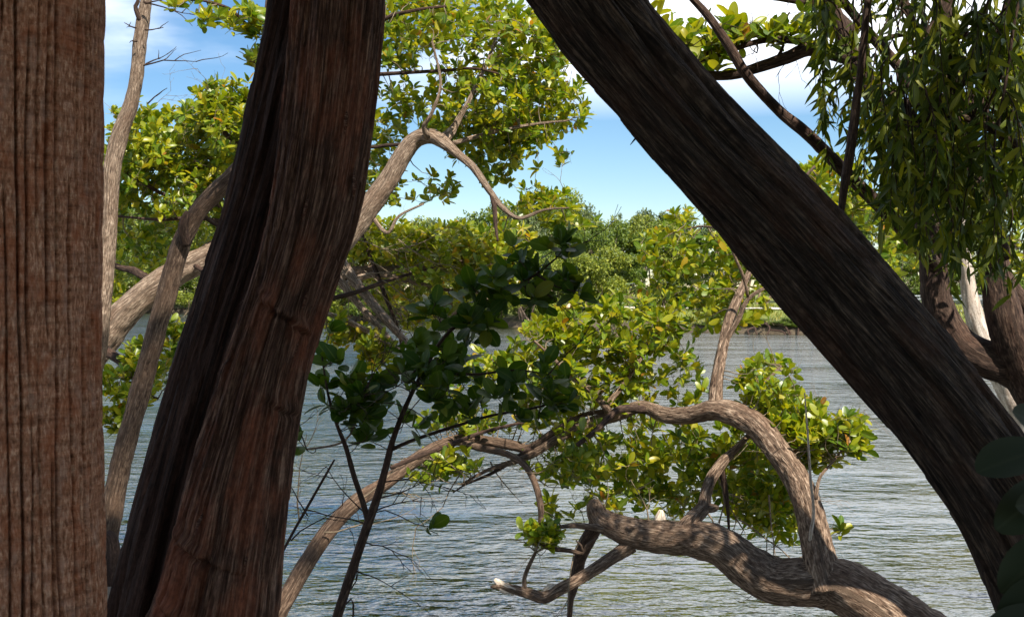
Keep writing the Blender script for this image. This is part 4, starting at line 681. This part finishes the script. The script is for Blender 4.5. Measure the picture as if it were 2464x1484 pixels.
# tree with hanging narrow leaves, upper right
def hanging_tree():
    b = P(2760, 1800, 4.0); root = thing('weeping_tree', (b[0], b[1], 0.95), 'drooping curtain of narrow dark leaves hanging at the upper right', 'tree')
    tr = limb(root, 'trunk', [(2770, 1830, 4.0, 200), (2720, 1300, 4.0, 170), (2660, 800, 4.05, 150), (2590, 350, 4.1, 130), (2520, 0, 4.15, 110), (2430, -250, 4.2, 90), (2300, -600, 4.2, 60)], 'dark', 32, 0.03, 0.06, 3)
    nodes = [tr]
    for sp in ([(2530, 40, 4.15, 50), (2400, -40, 4.1, 36), (2250, -60, 4.1, 26), (2100, -40, 4.0, 18), (1990, 0, 4.0, 8)],
               [(2560, 200, 4.1, 44), (2450, 140, 4.3, 30), (2340, 90, 4.4, 22), (2200, 80, 4.5, 14), (2060, 110, 4.5, 7)],
               [(2620, 520, 4.05, 40), (2520, 420, 3.9, 30), (2420, 330, 3.8, 22), (2300, 280, 3.8, 14), (2180, 300, 3.8, 7)],
               [(2600, 400, 4.1, 40), (2500, 300, 4.5, 28), (2400, 250, 4.8, 20), (2280, 230, 4.9, 12), (2130, 260, 4.9, 6)]):
        nodes.append(limb(root, 'branch', sp, 'dark', 14, 0.03, 0.05, 7))
    for sp in ([(2300, -30, 4.3, 30), (2220, 120, 4.3, 26), (2150, 260, 4.3, 20), (2110, 400, 4.3, 10)], [(2440, -20, 4.2, 30), (2380, 180, 4.2, 26), (2330, 380, 4.2, 22), (2300, 560, 4.2, 12)], [(2160, -30, 4.1, 22), (2230, 120, 4.1, 18), (2330, 250, 4.1, 14), (2440, 340, 4.1, 10)], [(2010, -20, 4.4, 20), (2100, 90, 4.4, 24), (2200, 210, 4.4, 26), (2330, 420, 4.4, 30), (2420, 620, 4.5, 36)]):
        nodes.append(limb(root, 'branch', sp, 'dark', 14, 0.03, 0.06, 8))
    limb(root, 'hanging_branch', [(2092, -40, 3.7, 16), (2084, 40, 3.7, 17), (2076, 120, 3.7, 18), (2068, 200, 3.7, 19), (2062, 240, 3.7, 22), (2052, 320, 3.7, 22), (2040, 400, 3.7, 22), (2030, 460, 3.7, 20), (2024, 515, 3.7, 14)], 'dark', 14, 0.02, 0.10, 9)
    limb(root, 'hanging_branch', [(2462, -30, 3.6, 8), (2440, 60, 3.6, 8), (2425, 170, 3.6, 8), (2400, 300, 3.6, 6)], 'dark', 8, 0.03, 0.05, 10)
    nd = np.vstack(nodes); g = Geo(); LP = []; LD = []; LN = []; LS = []
    for q in range(320):
        x = 1965 + 540 * rng.random() ** 0.95; low = np.interp(x, [1960, 2000, 2060, 2120, 2180, 2230, 2300, 2400, 2500], [330, 430, 520, 560, 610, 660, 690, 700, 720])
        y1 = low - 30 - rng.random() ** 1.3 * 620; y0 = y1 - rng.uniform(120, 300); d = rng.uniform(3.5, 4.9)
        if vn3(P(x, y1, d)[None] * 2.6, 5)[0] < 0.33: continue
        if rng.random() < 0.10: y1 += 50
        a = P(x + rng.normal(0, 25), y0, d); e = P(x, y1, d + rng.normal(0, 0.08)); k = int(np.argmin(np.linalg.norm(nd[:, :3] - a, axis=1))); s = nd[k, :3]
        rows = [(*s, 0.004), (*((s + a) / 2 + np.array((0, 0, 0.10))), 0.0035), (*a, 0.003), (*((a + e) / 2 + rng.normal(0, 0.025, 3)), 0.002), (*e, 0.0012)]
        c = tube_geo(g, rows, 4, 0.03, None, False); n = len(c); i0 = int(n * 0.35); m = rng.integers(20, 36)
        ix = np.linspace(i0, n - 1, m).astype(int); p = c[ix, :3]; ph = np.arange(m) * 2.4 + rng.random() * 6
        D = np.stack([np.cos(ph) * 0.55, np.sin(ph) * 0.55, -0.55 - 0.5 * rng.random(m)], -1) + rng.normal(0, 0.48, (m, 3)); wnd = np.array((-0.12, -0.05, 0))
        LP.append(p); LD.append(D + wnd); LN.append(np.stack([np.cos(ph), np.sin(ph), np.full(m, 0.35)], -1) + rng.normal(0, 0.35, (m, 3))); LS.append(rng.uniform(0.045, 0.098, m))
    twig_part(root, g, 'dark')
    put_leaves(root, np.vstack(LP), np.vstack(LD), np.vstack(LN), np.concatenate(LS), 'lance', 'hang', 300)
    crown_above(root, tr[-1], (3.6, 0.6, 5.6), (1.7, 1.3, 1.0), 2600, 'hang', 0.16, 'lance', 6)
hanging_tree()

# pale sunlit trunks seen past the fork
mangrove('pale_leaning_tree', (2640, 1420, 8.6), 'pale sunlit leaning trunks seen through the fork of the dark tree', [
    ('trunk', [(2640, 1430, 8.6, 100), (2560, 1200, 8.6, 88), (2470, 1020, 8.6, 78), (2420, 920, 8.6, 60), (2372, 830, 8.6, 50), (2345, 760, 8.6, 44), (2330, 690, 8.6, 36), (2322, 600, 8.6, 26), (2320, 480, 8.6, 20), (2330, 330, 8.6, 12)], 'pale'),
    ('stem', [(2450, 990, 8.7, 52), (2420, 900, 8.8, 46), (2402, 810, 8.85, 24), (2392, 740, 8.9, 20), (2386, 640, 8.9, 16), (2380, 500, 8.9, 10)], 'pale'),
    ('branch', [(2395, 855, 8.6, 22), (2412, 838, 8.55, 20), (2428, 822, 8.5, 14)], 'pale'),
], [(2200, 520, 90, 70, 9.0, 0.6), (2330, 560, 110, 80, 9.0, 0.6), (2440, 600, 60, 70, 9.0, 0.5), (2180, 620, 60, 60, 9.2, 0.5)], 90, seed=18, mat='leafy', bare=8, thr=0.3)

# broad leaves of a shrub close to the lens, lower right
def shrub():
    b = P(2500, 1484 + 900, 1.75); root = thing('broad_leaved_shrub', (b[0], b[1], 0.98), 'dim broad grey-green leaves of a shrub in the bottom right corner', 'shrub')
    st = P(2520, 1500, 1.75); nodes = limb(root, 'stem', None, 'dark', 10, 0.03, 0.05, 2, world_rows=[(b[0], b[1], 0.9, 0.012), (b[0] + 0.02, b[1], 1.4, 0.010), (*st, 0.008), (*P(2540, 1250, 1.75), 0.006), (*P(2530, 1060, 1.75), 0.003)])
    L = [(2520, 1075, 2352, 1128, 0.9), (2540, 1160, 2400, 1270, 0.5), (2560, 1290, 2410, 1420, 0.8), (2570, 1400, 2420, 1490, 0.3), (2540, 1060, 2460, 985, 0.5), (2560, 1200, 2450, 1215, 0.2), (2540, 1480, 2350, 1560, 0.6)]
    pos = []; D = []; N = []; sz = []; g = Geo()
    for x0, y0, x1, y1, t in L:
        d = 1.75 + rng.uniform(-0.12, 0.12); a, e = P(x0, y0, d), P(x1, y1, d - 0.05); pos.append(a); D.append(e - a); sz.append(np.linalg.norm(e - a)); N.append((rng.uniform(-.3, .3), -0.7, t))
        k = int(np.argmin(np.linalg.norm(nodes[:, :3] - a, axis=1))); tube_geo(g, [(*nodes[k, :3], 0.003), (*((nodes[k, :3] + a) / 2), 0.0025), (*a, 0.002)], 5, 0.02, None, False)
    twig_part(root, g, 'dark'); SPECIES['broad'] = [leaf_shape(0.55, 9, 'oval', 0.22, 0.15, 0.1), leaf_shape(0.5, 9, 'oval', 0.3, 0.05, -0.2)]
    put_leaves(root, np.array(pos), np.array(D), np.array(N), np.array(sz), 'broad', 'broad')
shrub()

# ------------------------------------------------------------------ far shore
def ord_(n): return ['first', 'second', 'third', 'fourth', 'fifth', 'sixth', 'seventh', 'eighth', 'ninth', 'tenth', 'eleventh', 'twelfth', 'thirteenth', 'fourteenth', 'fifteenth', 'sixteenth'][n]
PROTO = {}
def far_proto(kind, v):
    """unit tree 6 m tall standing at the origin: stems and a clumpy crown"""
    if (kind, v) in PROTO: return PROTO[(kind, v)]
    R = np.random.default_rng(100 + v * 7 + len(kind)); parts = []
    mat = {'green': 'far1', 'yellow': 'far2', 'grey': 'far3', 'bush': 'far2', 'conifer': 'far3', 'low': 'far1'}[kind]
    H = 6.0; nl = 9; lobes = []
    if kind in ('bush', 'low'):
        for k in range(20): lobes.append((R.uniform(-2.6, 2.6), R.uniform(-1.5, 1.5), 0.6 + 4.8 * R.random() ** 1.3, R.uniform(0.6, 1.3)))
    elif kind == 'conifer':
        for k in range(9): lobes.append((R.uniform(-.2, .2) * (9 - k), R.uniform(-.2, .2) * (9 - k), 1.2 + k * 0.55, 1.25 - 0.11 * k))
    else:
        for k in range(17): lobes.append((R.uniform(-2.1, 2.1), R.uniform(-1.8, 1.8), 1.5 + 4.0 * R.random() ** 0.7, R.uniform(0.6, 1.25)))
    pts = []
    for x, y, z, r in lobes:
        n = int(760 * r * r); d = unit(R.normal(size=(n, 3))) * (R.random((n, 1)) ** 0.45) * r * np.array((1.1, 1.0, 0.75)); pts.append(np.array((x, y, z)) + d)
    p = np.vstack(pts); p = p[(vn3(p * 1.6, v) > 0.36) & (p[:, 2] > 0.25)]; n = len(p); sz = R.uniform(0.12, 0.26, n)
    F3 = leaf_frames(R.normal(size=(n, 3)), R.normal(size=(n, 3)) * 0.7 + np.array((0.2, -0.5, 0.8))); V, L, Z, U = SPECIES['card'][0]; g = Geo()
    g.add((np.einsum('nij,vj->nvi', F3 * sz[:, None, None], V) + p[:, None]).reshape(-1, 3), (L[None] + (np.arange(n) * len(V))[:, None]).ravel(), np.tile(Z, n), np.tile(U, (n, 1)))
    parts.append(('crown', g.mesh('crown', M[mat]), 'stuff'))
    for k in range(5 if kind != 'conifer' else 1):
        t = lobes[k]; g = Geo(); a = np.array((R.uniform(-1.1, 1.1), R.uniform(-.6, .6), -0.3)) * (0 if kind == 'conifer' else 1) + np.array((0, 0, -0.3)); e = np.array(t[:3]) + np.array((0, 0, 0.3)); m = (a + e) / 2 + R.normal(0, 0.25, 3)
        tube_geo(g, [(*a, 0.09), (*m, 0.065), (*e, 0.02)], 6, 0.4, None, False)
        bt = [m + R.normal(0, 0.1, 3), e]; 
        for q in range(5): tube_geo(g, [(*m, 0.03), (*(m + unit(R.normal(size=3) + np.array((0, 0, 0.8))) * 0.7), 0.02), (*(m + unit(R.normal(size=3) + np.array((0, 0, 0.9))) * 1.6), 0.006)], 4, 0.3, None, False)
        parts.append(('stem', g.mesh('stem', M['grey']), None))
    PROTO[(kind, v)] = parts; return parts
def far_tree(kind, v, x, y, sx, sz, label, group, name='far_tree', cat='tree'):
    z = float(ground_z(x, y)); root = thing(name, (x, y, z - 0.05), label, cat, group); root.rotation_euler = (0, 0, rng.uniform(-0.6, 0.6)); root.scale = (sx, sx, sz)
    for nm, me, kd in far_proto(kind, v):
        o = bpy.data.objects.new(nm, me); COL.objects.link(o); o.parent = root
        if kd: o['kind'] = kd
def at_shore(pxx, inland):
    """a spot inland of the far waterline, seen in picture column pxx"""
    d = float(np.interp(pxx, SHX, SHD)) + inland; return (pxx - CX) / F * d, d
def far_row(spec, adj, where, group, name='far_tree', cat='tree'):
    for i, (xx, inl, top, wpx, kind) in enumerate(sorted(spec)):
        x, y = at_shore(xx, inl); z = float(ground_z(x, y)); h = ((HORIZON - top) / F * y + CAMZ - z) * (1.0 if name == 'bank_shrub' else 1.38); w = wpx / F * y * (1.25 if name != 'far_tree' else 1.0)
        far_tree(kind, i % 3, x, y, w / 5.2, h / 6.2, '%s, %s from the left %s' % (adj[kind], ord_(i), where), group, name, cat)
ADJ = {'green': 'green far-shore tree', 'yellow': 'yellow-green far-shore tree', 'grey': 'grey-green far-shore tree', 'conifer': 'dark pointed conifer beyond the water', 'bush': 'yellow-green mangrove bush', 'low': 'dark green bush'}
far_row([(1215, 26, 550, 110, 'green'), (1350, 22, 555, 110, 'green'), (1550, 30, 555, 110, 'grey'), (1462, 24, 565, 100, 'yellow'), (1130, 24, 560, 150, 'green'), (1185, 34, 548, 140, 'yellow'), (1255, 20, 535, 140, 'grey'), (1320, 26, 532, 150, 'yellow'), (1385, 32, 545, 130, 'grey'), (1440, 18, 585, 120, 'green'), (1492, 30, 560, 60, 'conifer'), (1520, 22, 585, 130, 'green'), (1590, 24, 575, 150, 'yellow'), (1660, 28, 570, 150, 'green'), (1740, 24, 585, 160, 'grey'), (1830, 24, 590, 170, 'yellow')],
        ADJ, 'behind the middle of the lagoon', 'trees along the middle of the far shore')
far_row([(200, 30, 535, 190, 'grey'), (310, 34, 530, 180, 'green'), (400, 32, 540, 190, 'green'), (490, 30, 535, 180, 'yellow'), (-60, 22, 545, 220, 'green'), (120, 20, 550, 200, 'yellow'), (260, 14, 570, 170, 'green'), (350, 18, 560, 170, 'yellow'), (440, 14, 575, 160, 'green'), (540, 18, 565, 170, 'yellow'), (650, 16, 560, 170, 'green'), (760, 16, 575, 170, 'yellow'), (860, 16, 585, 160, 'green'), (960, 18, 580, 160, 'yellow'), (1050, 20, 575, 150, 'grey')],
        ADJ, 'on the left far shore', 'trees along the left far shore')
far_row([(2090, 20, 640, 120, 'low'), (2170, 21, 630, 120, 'low'), (2250, 22, 640, 120, 'low'), (2330, 21, 628, 120, 'low'), (2410, 22, 640, 120, 'low'), (2490, 22, 630, 120, 'low'), (2030, 24, 560, 200, 'green'), (2140, 26, 520, 190, 'yellow'), (2240, 30, 500, 200, 'green'), (2350, 28, 510, 200, 'grey'), (2450, 30, 500, 220, 'yellow'), (2580, 26, 510, 240, 'green')],
        ADJ, 'beyond the fence', 'trees beyond the fence')
far_row([(300, 0.7, 655, 150, 'bush'), (400, 0.7, 670, 130, 'low'), (490, 0.7, 660, 140, 'bush'), (600, 0.7, 655, 150, 'low'), (720, 0.7, 660, 150, 'bush'), (820, 0.7, 665, 140, 'bush'), (910, 0.7, 672, 130, 'low'), (1000, 0.7, 668, 130, 'bush'), (1100, 0.7, 650, 130, 'bush'), (1190, 0.7, 655, 120, 'low'), (1280, 0.7, 640, 120, 'bush'), (1360, 6, 625, 120, 'low'), (1420, 6, 615, 130, 'bush'), (1480, 8, 640, 100, 'low'), (1600, 12, 640, 110, 'bush'), (1690, 14, 650, 110, 'low')],
        ADJ, 'along the water', 'bushes along the far waterline', 'mangrove_bush', 'bush')
far_row([(1625, 0.9, 765, 50, 'low'), (1700, 0.8, 770, 46, 'low'), (1780, 0.9, 766, 60, 'low'), (1850, 1.0, 762, 64, 'low'), (1905, 0.8, 756, 70, 'low'), (1960, 0.9, 764, 60, 'low'), (2060, 0.8, 768, 70, 'low'), (2160, 0.9, 772, 70, 'low')],
        {'low': 'low shaded shrub hanging over the right-hand bank'}, 'at the water', 'low shrubs on the right bank', 'bank_shrub', 'shrub')
def grass():
    """tufts of grass on the right bank"""
    n = 9000; pxx = rng.uniform(1480, 2700, n); inl = rng.random(n) ** 1.4 * 16 + 0.4; d = np.interp(pxx, SHX, SHD) + inl; x = (pxx - CX) / F * d; z = ground_z(x, d)
    p = np.stack([x, d, z - 0.02], -1); keep = (inl < 6.6) | (inl > 9.6); p = p[keep]; n = len(p)
    V, L, Z, U = leaf_shape(0.22, 2, 'lance', 0.2, 0.3); D = rng.normal(0, 0.4, (n, 3)) + np.array((0, 0, 1.0)); Fr = leaf_frames(D, rng.normal(size=(n, 3))); s = rng.uniform(0.12, 0.38, n); g = Geo()
    g.add((np.einsum('nij,vj->nvi', Fr * s[:, None, None], V) + p[:, None]).reshape(-1, 3), (L[None] + (np.arange(n) * len(V))[:, None]).ravel(), np.tile(Z, n), np.tile(U, (n, 1)))
    tag(place('grass', g.mesh('grass', M['grass'])), 'sunlit yellow-green grass on the right far bank', 'grass', kind='stuff')
grass()
def path():
    g = []; pxx = np.linspace(1400, 2800, 90); d0 = np.interp(pxx, SHX, SHD); V = []
    for q, off in enumerate((7.0, 8.1, 9.2)):
        d = d0 + off; x = (pxx - CX) / F * d; V.append(np.stack([x, d, ground_z(x, d) + 0.06 + 0.02 * (q == 1)], -1))
    n = len(pxx); V = np.vstack(V); f = []
    for r in range(2):
        for i in range(n - 1): f += [r * n + i, r * n + i + 1, (r + 1) * n + i + 1, (r + 1) * n + i]
    tag(place('path', raw_mesh('path', V, f, [4] * (2 * (n - 1)), None, M['paving'])), kind='structure')
path()
def fence():
    xs = np.linspace(2080, 2560, 13); pts = []
    for xx in xs:
        x, y = at_shore(xx, 17.0); pts.append((x, y, float(ground_z(x, y))))
    pts = np.array(pts); top = CAMZ - (712 - HORIZON) / F * pts[:, 1]; root = thing('metal_fence', pts[0], 'low pale metal railing on the far right bank, seen past the fork', 'fence')
    for k, (x, y, z) in enumerate(pts):
        g = Geo(); tube_geo(g, [(x, y, z - 0.1, 0.035), (x, y, (z + top[k]) / 2, 0.035), (x, y, top[k] + 0.03, 0.035)], 8, 0.3, None); place('post', g.mesh('post', M['rail']), root)
    for f in (1.0, 0.62):
        g = Geo(); tube_geo(g, [(p[0], p[1], p[2] + (t - p[2]) * f, 0.045) for p, t in zip(pts, top)], 8, 2.0, None); place('rail', g.mesh('rail', M['rail']), root)
    g = Geo()
    for k in range(len(pts) - 1):
        a, b = pts[k], pts[k + 1]
        for u in np.linspace(0.05, 0.95, 14):
            p = a + (b - a) * u; t = top[k] + (top[k + 1] - top[k]) * u; g.box((p[0], p[1], (p[2] + t) / 2), (0.008, 0.008, (t - p[2]) / 2 - 0.02))
    tag(place('infill_bars', g.mesh('infill_bars', M['rail']), root), kind='stuff')
fence()
def wall():
    x0, y0 = at_shore(2325, 6.0); x1, y1 = at_shore(2640, 6.0); a, b = np.array((x0, y0, 0.0)), np.array((x1, y1, 0.0)); z0 = min(float(ground_z(x0, y0)), float(ground_z(x1, y1))) - 0.1
    root = thing('stone_wall', (x0, y0, z0), 'low grey block retaining wall in the grass of the right far bank', 'wall'); L = np.linalg.norm(b - a); t = (b - a) / L; ang = math.atan2(t[1], t[0]); R = Matrix.Rotation(ang, 3, 'Z')
    me = []
    for q in range(3):
        g = Geo(); g.box((0, 0, 0), (0.29, 0.17, 0.135 - 0.006 * q)); me.append(g.mesh('block', M['stone'], False))
    n = int(L / 0.6)
    for r in range(3):
        for k in range(n):
            p = a + t * (0.3 + 0.6 * k + (0.3 if r % 2 else 0)); o = bpy.data.objects.new('block', me[(k + r) % 3]); COL.objects.link(o); o.parent = root
            o.rotation_euler = (0, 0, ang); o.location = (p[0] - x0, p[1] - y0 + 0.02 * rng.random(), 0.14 + r * 0.285)
    g = Geo(); c = (a + b) / 2; g.box((c[0], c[1], z0 + 0.95), (L / 2 + 0.1, 0.24, 0.07), R); place('coping', g.mesh('coping', M['paving'], False), root)
wall()
def shore_roots():
    """driftwood and prop roots at the waterline"""
    for k, (xx, w) in enumerate(((430, 70), (880, 60), (1000, 60), (1640, 80), (1880, 90))):
        x, y = at_shore(xx, -0.4); root = thing('prop_roots', (x, y, -0.3), ['dark roots at the waterline behind the slim stem', 'brown roots at the waterline right of the shaggy trunk', 'thin roots at the waterline under the yellowing tree', 'roots along the right bank below the bright foliage', 'dark roots under the right bank beside the leaning trunk'][k], 'roots', 'roots along the far waterline')
        for q in range(9):
            g = Geo(); a = np.array((x + rng.uniform(-1, 1) * w / F * y, y + rng.uniform(-.6, .3), -0.4)); m = a + np.array((rng.uniform(-.5, .5), 0.2, rng.uniform(0.5, 0.9))); e = m + np.array((rng.uniform(-.9, .9), 0.7, rng.uniform(0.0, 0.4)))
            tube_geo(g, [(*a, 0.04), (*m, 0.05), (*e, 0.06)], 6, 0.15, None); place('root', g.mesh('root', M['dark']), root)
shore_roots()
